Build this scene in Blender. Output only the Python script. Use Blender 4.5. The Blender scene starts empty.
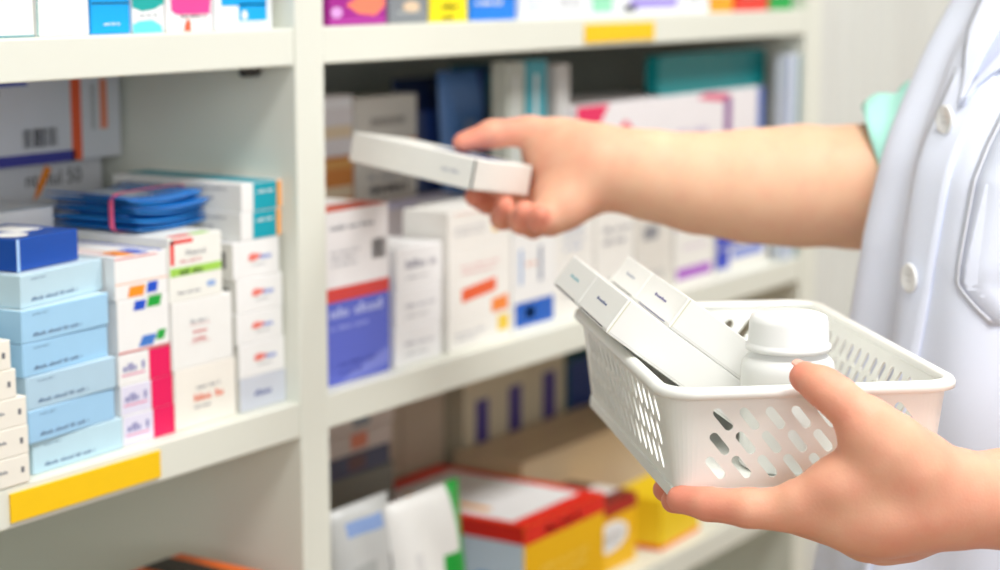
import bpy, bmesh, math, random
import numpy as np
from mathutils import Vector, Matrix, Quaternion
from mathutils.geometry import delaunay_2d_cdt
random.seed(7)
S = bpy.context.scene
C = S.collection

# ------------------------------------------------------------------ camera frame
FPX = 1900.0
TH = math.radians(33.4)
PT = math.atan(311 / 1900)
w_ = np.array([math.cos(TH) * math.cos(PT), math.sin(TH) * math.cos(PT), -math.sin(PT)])
r_ = np.array([math.sin(TH), -math.cos(TH), 0.0])
u_ = np.cross(r_, w_)
K = 1.1
CZ = 1.2                                   # camera height
CAM = np.array([0.0, -0.7524 * K, CZ])
def P(px, py, Z):                          # a point at view depth Z
    return CAM + w_ * Z + r_ * ((px - 500) / FPX * Z) + u_ * ((285 - py) / FPX * Z)
def camv(x, y, z): return CAM + r_ * x + u_ * y + w_ * z
def sc(x, y, z): return Vector((x * K, y * K, CZ + K * (z - 1.4)))   # shelf units to metres
def fx(px, py, y):                         # shelf-unit x, z seen at a pixel on the vertical plane y
    d = w_ + r_ * ((px - 500) / FPX) + u_ * ((285 - py) / FPX)
    t = (y + 0.7524) / d[1]
    return d[0] * t, 1.4 + d[2] * t

# ------------------------------------------------------------------ materials
def lin(c):
    c = c / 255.0
    return c / 12.92 if c <= 0.04045 else ((c + 0.055) / 1.055) ** 2.4
MATS = {}
def M(r, g, b, rough=0.45, name=None, spec=0.4, noise=0.03, nscale=60):
    key = (r, g, b, rough, name)
    if key in MATS: return MATS[key]
    m = bpy.data.materials.new(name or 'print_%d_%d_%d' % (r, g, b))
    m.use_nodes = True
    nt = m.node_tree; bs = nt.nodes['Principled BSDF']
    col = (lin(r), lin(g), lin(b), 1)
    bs.inputs['Roughness'].default_value = rough
    bs.inputs['Specular IOR Level'].default_value = spec
    tc = nt.nodes.new('ShaderNodeTexCoord'); nz = nt.nodes.new('ShaderNodeTexNoise')
    nz.inputs['Scale'].default_value = nscale; nz.inputs['Detail'].default_value = 3
    nt.links.new(tc.outputs['Object'], nz.inputs['Vector'])
    mx = nt.nodes.new('ShaderNodeMix'); mx.data_type = 'RGBA'
    mx.inputs['A'].default_value = tuple(c * (1 - noise) for c in col[:3]) + (1,)
    mx.inputs['B'].default_value = tuple(min(1, c * (1 + noise)) for c in col[:3]) + (1,)
    nt.links.new(nz.outputs['Fac'], mx.inputs['Factor'])
    nt.links.new(mx.outputs['Result'], bs.inputs['Base Color'])
    MATS[key] = m
    return m
WHITE = M(240, 240, 238); CARD = M(236, 236, 230); INK = M(60, 62, 72); GREY = M(150, 152, 158)
SHELF = M(224, 226, 214, 0.5, 'shelf_laminate', noise=0.012, nscale=8)
YEL = M(247, 200, 12, 0.5, 'yellow_label')

# ------------------------------------------------------------------ mesh building
class MB:
    def __init__(s): s.v = []; s.f = []; s.mi = []; s.mats = []; s.sm = []
    def mid(s, m):
        if m not in s.mats: s.mats.append(m)
        return s.mats.index(m)
    def add(s, vs, fs, m, smooth=False):
        b = len(s.v); s.v += [tuple(v) for v in vs]
        i = s.mid(m)
        for f in fs: s.f.append(tuple(b + k for k in f)); s.mi.append(i); s.sm.append(smooth)
    def bm(s, bm, m, smooth=False):
        bm.verts.index_update()
        s.add([v.co[:] for v in bm.verts], [[v.index for v in f.verts] for f in bm.faces], m, smooth); bm.free()
    def box(s, lo, hi, m, bev=0.0, seg=1, mats=None, mat=None):
        bm = bmesh.new(); bmesh.ops.create_cube(bm, size=1)
        for v in bm.verts: v.co = Vector([lo[i] + (hi[i] - lo[i]) * (v.co[i] + .5) for i in range(3)])
        if bev: bmesh.ops.bevel(bm, geom=bm.edges[:], offset=bev, segments=seg, affect='EDGES', profile=.5)
        if mat is not None: bm.transform(mat)
        bm.normal_update(); bm.verts.index_update()
        b = len(s.v); s.v += [v.co[:] for v in bm.verts]
        for f in bm.faces:
            mm = m
            if mats:
                n = f.normal
                if n.y < -.9: mm = mats.get('F', m)
                elif n.x < -.9: mm = mats.get('L', m)
                elif n.z > .9: mm = mats.get('T', m)
                elif n.x > .9: mm = mats.get('R', m)
            s.f.append(tuple(b + v.index for v in f.verts)); s.mi.append(s.mid(mm)); s.sm.append(False)
        bm.free()
    def build(s, name, parent=None, loc=None, rot=None):
        me = bpy.data.meshes.new(name); me.from_pydata(s.v, [], s.f)
        for m in s.mats: me.materials.append(m)
        me.polygons.foreach_set('material_index', s.mi); me.polygons.foreach_set('use_smooth', s.sm)
        me.update()
        o = bpy.data.objects.new(name, me); C.objects.link(o)
        if parent: o.parent = parent
        if loc is not None: o.location = loc
        if rot is not None: o.rotation_euler = rot
        return o
def tag(o, label=None, cat=None, group=None, kind=None):
    if label: o['label'] = label
    if cat: o['category'] = cat
    if group: o['group'] = group
    if kind: o['kind'] = kind
    return o
def empty(name, loc=(0, 0, 0), rot=(0, 0, 0)):
    o = bpy.data.objects.new(name, None); C.objects.link(o); o.location = loc; o.rotation_euler = rot
    o.empty_display_size = .05
    return o

TXT = {}
def text_geo(s):
    if s in TXT: return TXT[s]
    cu = bpy.data.curves.new('t', 'FONT'); cu.body = s; cu.size = 1; cu.align_x = 'CENTER'; cu.align_y = 'CENTER'
    o = bpy.data.objects.new('t', cu); C.objects.link(o)
    dg = bpy.context.evaluated_depsgraph_get(); me = o.evaluated_get(dg).to_mesh()
    g = ([v.co.copy() for v in me.vertices], [tuple(p.vertices) for p in me.polygons])
    o.to_mesh_clear(); bpy.data.objects.remove(o); bpy.data.curves.remove(cu)
    TXT[s] = g
    return g

# ------------------------------------------------------------------ cartons
def carton_mb(w, d, h, base, faces=None, decals=(), bev=.0005):
    """local: x right, y depth, z up, origin front left bottom. decals on faces F,L,T,R in face fractions."""
    mb = MB(); faces = faces or {}
    mb.box((0, 0, 0), (w, d, h), base, bev, mats=faces)
    e = .00016
    def mp(face, a, b, k=1):
        o = e * k
        if face == 'F': return (a * w, -o, b * h)
        if face == 'L': return (-o, d - a * d, b * h)      # a runs left to right as seen from the left side
        if face == 'T': return (a * w, b * d, h + o)
        if face == 'R': return (w + o, a * d, b * h)
    size = {'F': (w, h), 'L': (d, h), 'T': (w, d), 'R': (d, h)}
    for dc in decals:
        k = dc[0]; f = dc[1]; W, H = size[f]
        if k == 'q':                                         # rectangle or free polygon
            _, _, a0, b0, a1, b1, m = dc[:7]; z = dc[7] if len(dc) > 7 else 1
            mb.add([mp(f, a0, b0, z), mp(f, a1, b0, z), mp(f, a1, b1, z), mp(f, a0, b1, z)], [(0, 1, 2, 3)], m)
        elif k == 'p':
            _, _, pts, m = dc[:4]; z = dc[4] if len(dc) > 4 else 1
            mb.add([mp(f, a, b, z) for a, b in pts], [tuple(range(len(pts)))], m)
        elif k == 'e':
            _, _, ca, cb, ra, rb, m = dc[:7]
            mb.add([mp(f, ca + ra * math.cos(t * math.pi / 12), cb + rb * math.sin(t * math.pi / 12), 2) for t in range(24)], [tuple(range(24))], m)
        elif k == 's':                                       # small print: rows of letter strokes
            _, _, a0, b0, a1, lh, rows, m = dc[:8]
            rnd = random.Random(int(a0 * 991 + b0 * 77 + W * 1e5))
            for r in range(rows):
                b = b0 - r * lh * 1.9; a = a0
                end = a1 if r == 0 else a0 + (a1 - a0) * rnd.uniform(.6, 1)
                while a < end:
                    for q in range(rnd.randint(3, 8)):
                        lw = lh * H / W * rnd.uniform(.35, .6)
                        if a + lw > end: break
                        hh = lh * rnd.choice([.65, .65, 1, .65])
                        mb.add([mp(f, a, b, 2), mp(f, a + lw, b, 2), mp(f, a + lw, b + hh, 2), mp(f, a, b + hh, 2)], [(0, 1, 2, 3)], m)
                        a += lw * 1.35
                    a += lh * H / W * .8
        elif k == 'b':                                       # bar code
            _, _, a0, b0, a1, b1, m = dc[:7]; rnd = random.Random(3); a = a0
            while a < a1:
                lw = (a1 - a0) * rnd.choice([.02, .035, .06])
                mb.add([mp(f, a, b0, 2), mp(f, a + lw, b0, 2), mp(f, a + lw, b1, 2), mp(f, a, b1, 2)], [(0, 1, 2, 3)], m)
                a += lw + (a1 - a0) * rnd.choice([.02, .035, .05])
        elif k == 't':
            _, _, ca, cb, size_, s, m = dc[:7]
            vs, fs = text_geo(s)
            mb.add([mp(f, ca + v.x * size_ * H / W, cb + v.y * size_, 2) for v in vs], fs, m)
    return mb
NAMEC = {}
def carton(x0, y0, z0, w, d, h, base, label, cat='carton', faces=None, decals=(), rot=0, group=None, name='medicine_carton', bev=.0005, flap=True):
    decals = list(decals)
    mb = carton_mb(w * K, d * K, h * K, base, faces, decals, bev)
    o = mb.build(name, loc=sc(x0, y0, z0), rot=(0, 0, math.radians(rot)))
    tag(o, label, cat, group)
    if flap:                                                  # the tuck flap closing the end
        f = MB(); e = .0007
        f.box((w * K * .02, d * K + .0001, h * K * .03), (w * K * .98, d * K + e, h * K * .97), base, .0002)
        f.build('tuck_flap', o)
    return o

# ------------------------------------------------------------------ the shelving
SH = empty('shelving_unit', sc(.2, 0, 1.4) * 1.0)
SH.location.z = 0
tag(SH, 'tall off-white laminate shelving unit with yellow price strips, full of medicine boxes', 'shelving')
def shbox(name, x0, x1, y0, y1, z0, z1, bev=.0012, m=SHELF, parent=SH, metres=False):
    a = sc(x0, y0, z0); b = sc(x1, y1, z1)
    if metres: a.z, b.z = z0, z1
    b -= a
    mb = MB(); mb.box((0, 0, 0), b, m, bev, 2)
    return mb.build(name, parent, loc=a - parent.location)
YB = .30
TOP = 2.1
for nm, a, b in (('divider', .9125, .9405), ('side_panel', 1.665, 1.701), ('side_panel', .16, .19)):
    shbox(nm, a, b, 0, YB, 0, TOP, metres=True)
shbox('back_panel', .19, 1.665, YB, YB + .01, .05, TOP, metres=True, bev=.0005)
ZS = [1.832, 1.5995, 1.367, 1.132, .9005, .668, .43]
for z in ZS:
    for a, b in ((.1902, .9123), (.9407, 1.6648)):
        shbox('shelf_board', a, b, .0007, YB - .001, z - .0228, z)
shbox('plinth', .1902, 1.6648, .02, .05, 0, .08, metres=True)
shbox('top_board', .1902, 1.6648, .0007, YB - .001, TOP - .03, TOP - .001, metres=True)
def strip(pxa, pya, pxb, pyb, zlo, zhi, label):
    a, _ = fx(pxa, pya, 0); b, _ = fx(pxb, pyb, 0)
    o = shbox('price_strip', a, b, -.0008, .0006, zlo, zhi, .0003, YEL)
    o['label'] = label
strip(10, 505, 160, 465, 1.1125, 1.1285, 'blank yellow price strip')
strip(585, 30, 654, 28, 1.3478, 1.362, 'short yellow price strip')
# small metal shelf pin under the upper left board
pin = MB(); bm = bmesh.new(); bmesh.ops.create_cone(bm, cap_ends=True, segments=16, radius1=.004, radius2=.004, depth=.014)
bm.transform(Matrix.Rotation(math.pi / 2, 4, 'Y')); pin.bm(bm, M(60, 58, 55, .4, 'dark_metal'), True)
pin.build('shelf_pin', SH, loc=sc(.9045, .03, 1.3405) - SH.location)

# ------------------------------------------------------------------ left bay, middle shelf
z0 = 1.1322
tops = [.685, .685, .6845, .678, .675]
names = ['lowest of the cream boxes cut by the left photo edge', 'second lowest cream box at the left photo edge', 'third cream box up at the left photo edge, a dark dot on its front', 'fourth cream box up at the left photo edge, set back a little', 'topmost cream box at the left photo edge, barely in the frame']
CREAM = M(238, 234, 222)
for i in range(5):
    carton(tops[i] - .07, .0, z0 + i * .0158, .07, .05, .0156, CREAM, names[i], decals=[('q', 'F', .91, .4, .94, .6, M(110, 112, 120)), ('s', 'F', .3, .5, .8, .12, 2, GREY)], group='cream boxes at the left edge')
BLUES = [(190, 221, 234), (160, 204, 236), (178, 208, 226), (160, 206, 238), (163, 208, 238), (188, 216, 228)]
bx = [(.6945, .008, 2), (.690, .005, 5), (.690, .006, 3), (.6885, .006, 6), (.6885, .006, 5), (.6925, .010, 8)]
bl = ['pale blue-grey medicine box lying on the shelf, bottom of the light blue stack', 'light blue medicine box second from the bottom of its stack', 'greyish blue medicine box third from the bottom of its stack',
      'light blue medicine box fourth from the bottom, its flap slightly open', 'light blue medicine box just under the pale topmost one', 'pale icy blue medicine box directly under the small royal blue box']
LINE = M(110, 140, 165)
for i in range(6):
    r, g, b = BLUES[i]; bmx = M(r, g, b)
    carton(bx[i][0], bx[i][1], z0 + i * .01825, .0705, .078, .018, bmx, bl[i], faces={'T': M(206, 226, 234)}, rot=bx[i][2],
           decals=[('s', 'F', .12, .18, .68, .11, 1, M(115, 140, 168)), ('s', 'F', .12, .82, .3, .05, 1, LINE)], group='light blue medicine boxes', name='blue_medicine_box')
RB = M(12, 74, 165, .3, spec=.5)
carton(.6985, .0185, z0 + 6 * .01825 + .0002, .0515, .05, .0176, RB, 'small royal blue box with white ovals on top, lying on the light blue stack', rot=7,
       decals=[('e', 'T', .25, .3, .18, .2, WHITE), ('q', 'T', .45, .35, .85, .85, WHITE), ('q', 'F', 0, .0, .045, 1, M(170, 205, 240), 1)], name='royal_blue_box')
carton(.715, .096, z0, .084, .045, .1305, M(226, 228, 230), 'white box behind the royal blue one, only its pale top showing', decals=[('q', 'T', .0, 0, 1, .08, M(170, 200, 220))])
PINK = M(232, 22, 92); LIL = M(225, 222, 240)
pl = ['white and lilac box with pink end, lowest of three, on the shelf', 'white and lilac box with pink end, middle of three', 'white box with pink end, top of three, under a box with coloured flags']
for i in range(3):
    carton(.766 + (0.001, 0, -.001)[i], .012, z0 + i * .0177, .0425, .1, .0175, WHITE, pl[i], faces={'F': (LIL, LIL, WHITE)[i]},
           decals=[('q', 'F', .58, 0, 1, 1, PINK), ('q', 'T', .58, 0, 1, 1, PINK), ('s', 'F', .08, .45, .5, .26, 1, M(145, 145, 190)), ('q', 'F', .05, .3, .5, .36, M(230, 150, 180))], group='pink ended boxes', name='pink_ended_box')
ORA = M(250, 150, 30); BLU = M(30, 80, 200); GRN = M(30, 165, 60); REDL = M(225, 110, 110); MBL = M(70, 125, 205)
def par(f, a, b, w, h, m, sl=.15): return ('p', f, [(a, b), (a + w, b), (a + w + sl * w, b + h), (a + sl * w, b + h)], m)
carton(.7655, .012, z0 + .0533, .042, .115, .031, WHITE, 'white box with blue and green flags, second from the top beside the light blue stack', decals=[
    par('F', .3, .78, .22, .18, BLU), par('F', .56, .8, .26, .2, GRN), par('F', .38, .08, .28, .2, MBL, .3), par('F', .72, .15, .16, .18, GRN, .3), ('q', 'F', 0, .02, 1, .05, REDL)], name='flagged_box', group='white boxes with coloured flags')
carton(.7645, .012, z0 + .0845, .0425, .118, .0255, WHITE, 'white box with orange and blue flags and a blue stripe along its top', decals=[
    par('F', .22, .05, .3, .24, ORA), par('F', .58, .08, .2, .24, BLU), ('q', 'T', .86, 0, .94, 1, BLU), par('T', .45, .0, .22, .16, BLU, .2), par('T', .15, .0, .25, .16, ORA, .2), ('q', 'T', .3, .1, .34, .9, M(225, 150, 70)), ('q', 'F', 0, .93, .8, .96, REDL), ('q', 'T', .1, .02, .14, .95, REDL), ('q', 'F', 0, .36, 1, .39, M(240, 190, 160))], name='flagged_box', group='white boxes with coloured flags')
carton(.8105, .012, z0, .0540, .07, .0362, M(240, 236, 226), 'cream box with faint orange print, on the shelf beside the pink ended boxes', decals=[
    ('s', 'F', .34, .62, .74, .06, 1, GREY), ('s', 'F', .3, .42, .8, .12, 1, M(235, 130, 100)), ('s', 'F', .3, .3, .6, .05, 1, GREY)], name='plain_white_box')
carton(.8095, .012, z0 + .0364, .053, .07, .0405, M(238, 238, 234), 'white box with a thin printed square, middle of its stack under the green striped one', rot=0, decals=[
    ('q', 'F', .28, .35, .62, .36, M(215, 150, 150)), ('q', 'F', .28, .62, .62, .63, M(215, 150, 150)), ('s', 'F', .33, .5, .58, .06, 2, M(220, 130, 130)), ('s', 'F', .3, .66, .6, .05, 1, GREY)], name='plain_white_box')
LG = M(165, 214, 88); RD = M(235, 50, 45)
carton(.8082, .012, z0 + .0771, .0462, .11, .0385, M(240, 240, 232), 'white box with a lime green stripe and red corner, on top of its stack', decals=[
    ('q', 'F', .03, .58, .1, .96, RD), ('q', 'F', .03, .9, .45, .96, RD), ('q', 'F', .02, .4, .98, .53, LG), ('s', 'F', .2, .42, .62, .09, 1, M(55, 90, 40)), ('t', 'F', .5, .74, .13, 'Mesorad', GREY),
    ('s', 'F', .2, .6, .62, .05, 1, M(215, 140, 140)), ('q', 'F', .7, .16, .86, .25, M(150, 180, 225)), ('q', 'T', .5, 0, .8, .06, LG), ('q', 'T', .1, 0, .45, .06, RD), ('s', 'F', .15, .12, .6, .05, 1, GREY)], name='green_striped_box')
zb = [1.1322, 1.153, 1.1745, 1.194, 1.2155, 1.2385]
wl = ['small box with a grey-blue front, on the shelf beside the divider', 'small white box with wide red and blue logo, second from the bottom by the divider', 'small white box with red and blue logo, middle of the stack by the divider',
      'small white box with red and blue logo, fourth from the bottom by the divider', 'small white box with red and blue logo, directly under the teal ended boxes']
for i in range(5):
    h = zb[i + 1] - zb[i] - .0002
    base = M(205, 210, 220) if i == 0 else WHITE
    dec = [('s', 'F', .3, .4, .8, .2, 1, M(120, 130, 175))] if i == 0 else [
        ('e', 'F', .42, .55, .1, .11, M(238, 125, 112)), ('p', 'F', [(.32, .45), (.6, .5), (.6, .62), (.36, .6)], M(240, 120, 110)), ('s', 'F', .56, .46, .84, .18, 1, M(140, 158, 215)), ('q', 'L', .72, .3, .9, .75, M(120, 120, 115)), ('s', 'F', .4, .3, .7, .06, 1, GREY)]
    carton(.868 + (.0005, .0, -.0015, -.001, -.0035)[i], .012, zb[i], .0435, .06, h, base, wl[i], faces={'L': M(225, 224, 216)}, decals=dec, group='small white logo boxes', name='small_logo_box')
TEAL = M(0, 160, 178); OR2 = M(250, 165, 60)
tl = ['white box with teal and orange end, lower of two beside the divider', 'white box with teal and orange end, topmost in the stack by the divider']
for i in range(2):
    carton(.8735 - .001 * (1 - i), .012, 1.2387 + .0176 * i, .0385, .108, .0174, WHITE, tl[i], faces={'L': M(236, 236, 230)}, decals=[
        ('q', 'F', .28, .02, .86, .98, TEAL), ('q', 'F', .86, .02, .97, .98, OR2), ('q', 'T', .28, 0, .86, 1, TEAL), ('s', 'F', .36, .62, .78, .1, 1, WHITE), ('s', 'L', .12, .75, .9, .09, 4, M(150, 150, 155)),
        ('q', 'L', .03, .2, .1, .75, M(90, 85, 80))], group='teal ended boxes', name='teal_ended_box')
# blue sachets held by a rubber band
SA = sc(.8385, .072, 1.2492)
sb = M(22, 110, 190, .25, 'sachet_foil', spec=.6); sb2 = M(30, 135, 215, .25, 'sachet_foil_light', spec=.6)
rnd = random.Random(5)
for i in range(8):
    mb = MB(); w, d = .070, .078
    bm = bmesh.new(); bmesh.ops.create_grid(bm, x_segments=14, y_segments=10, size=.5)
    for v in bm.verts:
        ex = abs(v.co.x) * 2; ey = abs(v.co.y) * 2
        v.co.z = .0015 * (1 - ex ** 6) * (1 - ey ** 6) + .0008 + (.0016 + .0004 * i) * (max(abs(v.co.x) * 2, 0) ** 2)
        v.co.x *= w; v.co.y *= d
    g = bmesh.ops.extrude_face_region(bm, geom=bm.faces[:])
    for v in [e for e in g['geom'] if isinstance(e, bmesh.types.BMVert)]: v.co.z -= .0007
    bmesh.ops.recalc_face_normals(bm, faces=bm.faces[:])
    mb.bm(bm, sb if i % 2 else sb2, True)
    if i == 7: mb.add([(a, b, .0027) for a, b in ((-.022, -.02), (.010, -.02), (.010, .026), (-.022, .026))], [(0, 1, 2, 3)], M(215, 228, 240))
    o = mb.build('sachet', loc=SA + Vector((rnd.uniform(-.004, .002), rnd.uniform(-.003, .003), i * .0026)), rot=(0, 0, math.radians(rnd.uniform(-6, 6))))
    tag(o, 'flat blue foil sachet under the topmost one in the pink banded bundle' if i < 7 else 'topmost blue foil sachet of the banded bundle, with a pale printed panel', 'sachet', 'blue sachets held by a pink band')
band = MB(); pts = []
for k in range(48):
    t = k / 48 * 2 * math.pi; cx, sy = math.cos(t), math.sin(t)
    pts.append(((.0385) * math.copysign(abs(cx) ** .25, cx), .0125 * math.copysign(abs(sy) ** .3, sy)))
vs = []
for (a, b) in pts:
    for dx in (-.0015, .0015):
        for k in (1.0, 1.03): vs.append((a * k, dx, b * k + .0122))
n = len(pts); fs = []
for i in range(n):
    j = (i + 1) % n
    for q in ((0, 1), (1, 3), (3, 2), (2, 0)): fs.append((i * 4 + q[0], j * 4 + q[0], j * 4 + q[1], i * 4 + q[1]))
band.add(vs, fs, M(225, 90, 130), True)
tag(band.build('rubber_band', loc=SA + Vector((0, -.018, 0)), rot=(0, 0, math.radians(6))), 'pink rubber band around the blue foil sachets', 'rubber band')
# big cartons behind
PUR = M(62, 62, 150); GC = M(205, 205, 208)
carton(.64, .152, z0, .256, .12, .1495, GC, 'big grey-white carton with black and orange print, under the purple banded carton', name='large_carton', decals=[
    ('t', 'F', .832, .93, .09, 'ntoful 50', M(40, 36, 36)), ('p', 'F', [(.76, .84), (.785, .87), (.825, .97), (.805, .99), (.78, .92)], M(240, 140, 40), 3), ('s', 'F', .55, .76, .86, .045, 2, GREY), ('s', 'F', .84, .8, .96, .05, 1, M(120, 120, 130))])
carton(.64, .145, z0 + .1498, .2675, .12, .0535, M(214, 215, 220), 'big white carton with purple band, orange stripe and bar code, under the upper shelf', name='large_carton', decals=[
    ('q', 'F', 0, 0, .845, .13, PUR), ('q', 'F', 0, .93, .7, 1, M(40, 70, 180)), ('q', 'F', .835, 0, .868, 1, M(235, 95, 50)), ('b', 'F', .68, .2, .79, .42, M(70, 70, 75)), ('s', 'F', .4, .82, .62, .06, 1, GREY), ('s', 'F', .4, .6, .6, .045, 3, M(185, 188, 196)),
    ('p', 'F', [(.93, .35), (.955, .35), (.955, .95), (.93, .95)], M(230, 140, 110)), ('q', 'F', .9, .35, .915, .9, M(180, 182, 184))])

# ------------------------------------------------------------------ upper shelf
def upbox(pa, pb, h, base, label, y=.012, decals=(), faces=None, d=.08, zz=1.3672, name='medicine_carton', gap=.0012, group=None):
    a, _ = fx(pa, 25 if zz > 1.3 else 340, y); b, _ = fx(pb, 25 if zz > 1.3 else 340, y)
    return carton(a + gap / 2, y, zz, b - a - gap, d, h, base, label, faces=faces, decals=decals, name=name, group=group)
CY = M(0, 165, 240); TL2 = M(20, 165, 160)
upbox(-60, 35, .09, M(240, 240, 236), 'plain white carton at the left end of the upper shelf', decals=[('q', 'F', 0, 0, 1, .012, M(90, 150, 160)), ('s', 'F', .3, .3, .7, .03, 1, M(205, 205, 215))])
upbox(36, 90, .085, M(240, 240, 236), 'plain white carton on the upper shelf, left of the bright blue one', decals=[('q', 'F', 0, 0, .025, 1, M(70, 150, 150)), ('s', 'F', .3, .4, .7, .03, 1, M(205, 205, 215))])
upbox(91, 131, .07, CY, 'bright sky blue carton standing on the upper shelf', decals=[('q', 'F', 0, .235, 1, .25, M(10, 70, 110)), ('s', 'F', .3, .07, .75, .02, 1, WHITE)])
upbox(132, 165, .06, M(238, 240, 240), 'white carton with turquoise wave, right of the bright blue carton', decals=[
    ('p', 'F', [(0, .24), (.3, .2), (.7, .22), (1, .27), (1, .62), (0, .62)], TL2), ('p', 'F', [(0, 0), (.95, 0), (.9, .07), (.6, .12), (.2, .11), (0, .08)], M(100, 215, 220)), ('s', 'F', .2, .15, .8, .03, 1, GREY)])
upbox(166, 213, .075, M(240, 236, 236), 'white carton with a pink panel above and a small orange figure below', decals=[
    ('p', 'F', [(.1, .16), (.2, .13), (.95, .13), (.98, .3), (.98, .5), (.08, .5)], M(240, 70, 150)), ('p', 'F', [(.38, 0), (.52, 0), (.52, .07), (.45, .1), (.38, .05)], M(235, 95, 60)), ('s', 'F', .3, .105, .9, .025, 1, M(80, 40, 60))])
upbox(215, 273, .07, M(242, 244, 246), 'white carton with stepped sky blue blocks, beside the divider', decals=[
    ('q', 'F', .1, .2, .9, .55, CY), ('q', 'F', .4, .07, .9, .22, CY), ('s', 'F', .1, .04, .8, .015, 1, GREY), ('e', 'F', .5, .12, .05, .04, WHITE)])
upbox(329, 387, .06, M(160, 30, 140), 'purple carton with orange flare, first right of the divider on the upper shelf', decals=[
    ('p', 'F', [(.28, .22), (.5, .12), (.8, .1), (.97, .2), (.97, .34), (.6, .34)], M(250, 130, 100)), ('e', 'F', .12, .14, .1, .06, M(215, 160, 220)), ('q', 'F', 0, .04, 1, .06, M(200, 80, 180))])
upbox(389, 429, .055, M(130, 135, 140), 'grey carton beside the yellow one on the upper shelf', decals=[('e', 'F', .55, .2, .22, .07, M(225, 200, 170)), ('s', 'F', .2, .12, .8, .04, 1, M(205, 208, 210))])
upbox(430, 468, .055, M(245, 225, 15), 'bright yellow carton on the upper shelf', decals=[('s', 'F', .3, .16, .75, .07, 2, M(90, 85, 20))])
upbox(470, 516, .05, M(25, 125, 225), 'medium blue carton right of the bright yellow one', decals=[('s', 'F', .1, .22, .7, .06, 1, WHITE)])
for a, b, lb, dc in ((520, 552, 'white carton right of the medium blue one on the upper shelf', [('s', 'F', .2, .2, .8, .06, 2, M(170, 190, 215))]),
                 (553, 588, 'white carton with faint grey print, left of the mint spotted one', [('s', 'F', .2, .25, .8, .06, 2, GREY)]),
                 (589, 615, 'white carton with a mint green square on the upper shelf', [('q', 'F', .1, .06, .9, .4, M(150, 220, 185))]),
                 (616, 680, 'white carton with a lilac band above the short yellow strip', [('q', 'F', .2, .1, .95, .28, M(165, 150, 225)), ('q', 'F', .1, .06, .3, .16, M(60, 60, 70))]),
                 (681, 709, 'white carton left of the orange one on the upper shelf', [('s', 'F', .2, .2, .8, .06, 1, GREY)])):
    upbox(a, b, .05, M(236, 238, 242), lb, decals=dc)
upbox(710, 733, .045, M(250, 160, 20), 'orange carton near the right end of the upper shelf', decals=[('s', 'F', .2, .3, .8, .06, 1, WHITE)])
upbox(735, 768, .045, M(220, 55, 40), 'red carton near the right end of the upper shelf', decals=[('s', 'F', .2, .3, .8, .06, 1, WHITE)])
upbox(769, 792, .045, M(20, 160, 70), 'green carton at the right end of the upper shelf', decals=[('s', 'F', .2, .3, .8, .06, 1, WHITE)])

# ------------------------------------------------------------------ right bay, middle shelf
RD2 = M(215, 70, 65); PB = M(92, 105, 200)
carton(.9445, .013, z0, .079, .1, .0590, PB, 'violet-blue box with white lettering, standing on the shelf right of the divider', decals=[
    ('s', 'F', .18, .76, .95, .12, 1, M(175, 183, 232)), ('s', 'F', .18, .62, .7, .06, 1, M(150, 160, 225)), ('p', 'F', [(.3, 0), (1, .1), (1, .3), (.5, .12)], M(125, 135, 215)), ('q', 'F', 0, .94, 1, 1, RD2), ('s', 'F', .3, .2, .8, .05, 2, M(70, 80, 170))])
carton(.9445, .013, z0 + .0592, .079, .1, .0560, M(242, 240, 240), 'white box with bar code and red bottom edge, on the violet-blue box', faces={'T': M(240, 236, 234)}, decals=[
    ('q', 'F', 0, 0, 1, .1, RD2), ('b', 'F', .76, .36, .96, .6, M(70, 65, 65)), ('s', 'F', .2, .78, .8, .06, 1, GREY), ('s', 'F', .2, .5, .6, .04, 3, M(190, 190, 195)), ('q', 'T', 0, 0, 1, .25, M(225, 105, 85))])
for i, (lb, h) in enumerate((('white box at the bottom of the stack right of the violet-blue box', .0265), ('plain white box, middle of the stack right of the violet-blue box', .026), ('white box with dark print, top of the stack right of the violet-blue box', .029))):
    carton(1.0300 + .001 * i, .013, z0 + (0, .0267, .0529)[i], .0545, .08, h, M(240, 240, 240), lb, decals=[('s', 'F', .2, .5, .85, .2 if i == 2 else .12, 1, M(160, 160, 172) if i == 2 else M(190, 190, 198)), ('s', 'F', .2, .25, .7, .06, 1, GREY)], group='white boxes beside the violet-blue box')
OR3 = M(235, 100, 55)
cl = [('white box at the foot of the orange striped stack, with a yellow corner', .0215, [('q', 'F', .78, .3, .96, .85, M(240, 205, 70)), ('s', 'F', .1, .5, .6, .1, 2, M(190, 190, 200))]),
      ('white box with a bold orange-red stripe', .028, [('p', 'F', [(.2, .45), (.75, .6), (.75, .95), (.2, .8)], OR3), ('p', 'F', [(.68, 0), (.95, .02), (.95, .42), (.68, .36)], M(245, 140, 60))]),
      ('white box with pale pink print, above the orange striped one', .024, [('s', 'F', .2, .4, .8, .1, 2, M(235, 190, 190))]),
      ('white box with a yellow square at its corner', .028, [('q', 'F', .7, .3, .95, .75, M(245, 195, 50)), ('s', 'F', .1, .5, .6, .08, 2, M(200, 200, 205)), ('s', 'F', .1, .9, .9, .04, 1, M(230, 150, 130))])]
zz = z0
for lb, h, dc in cl:
    carton(1.093, .012, zz, .081, .04, h - .0002, M(240, 238, 232), lb, decals=dc, group='orange printed white boxes'); zz += h
zz = z0
BL4 = M(30, 95, 190)
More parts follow.
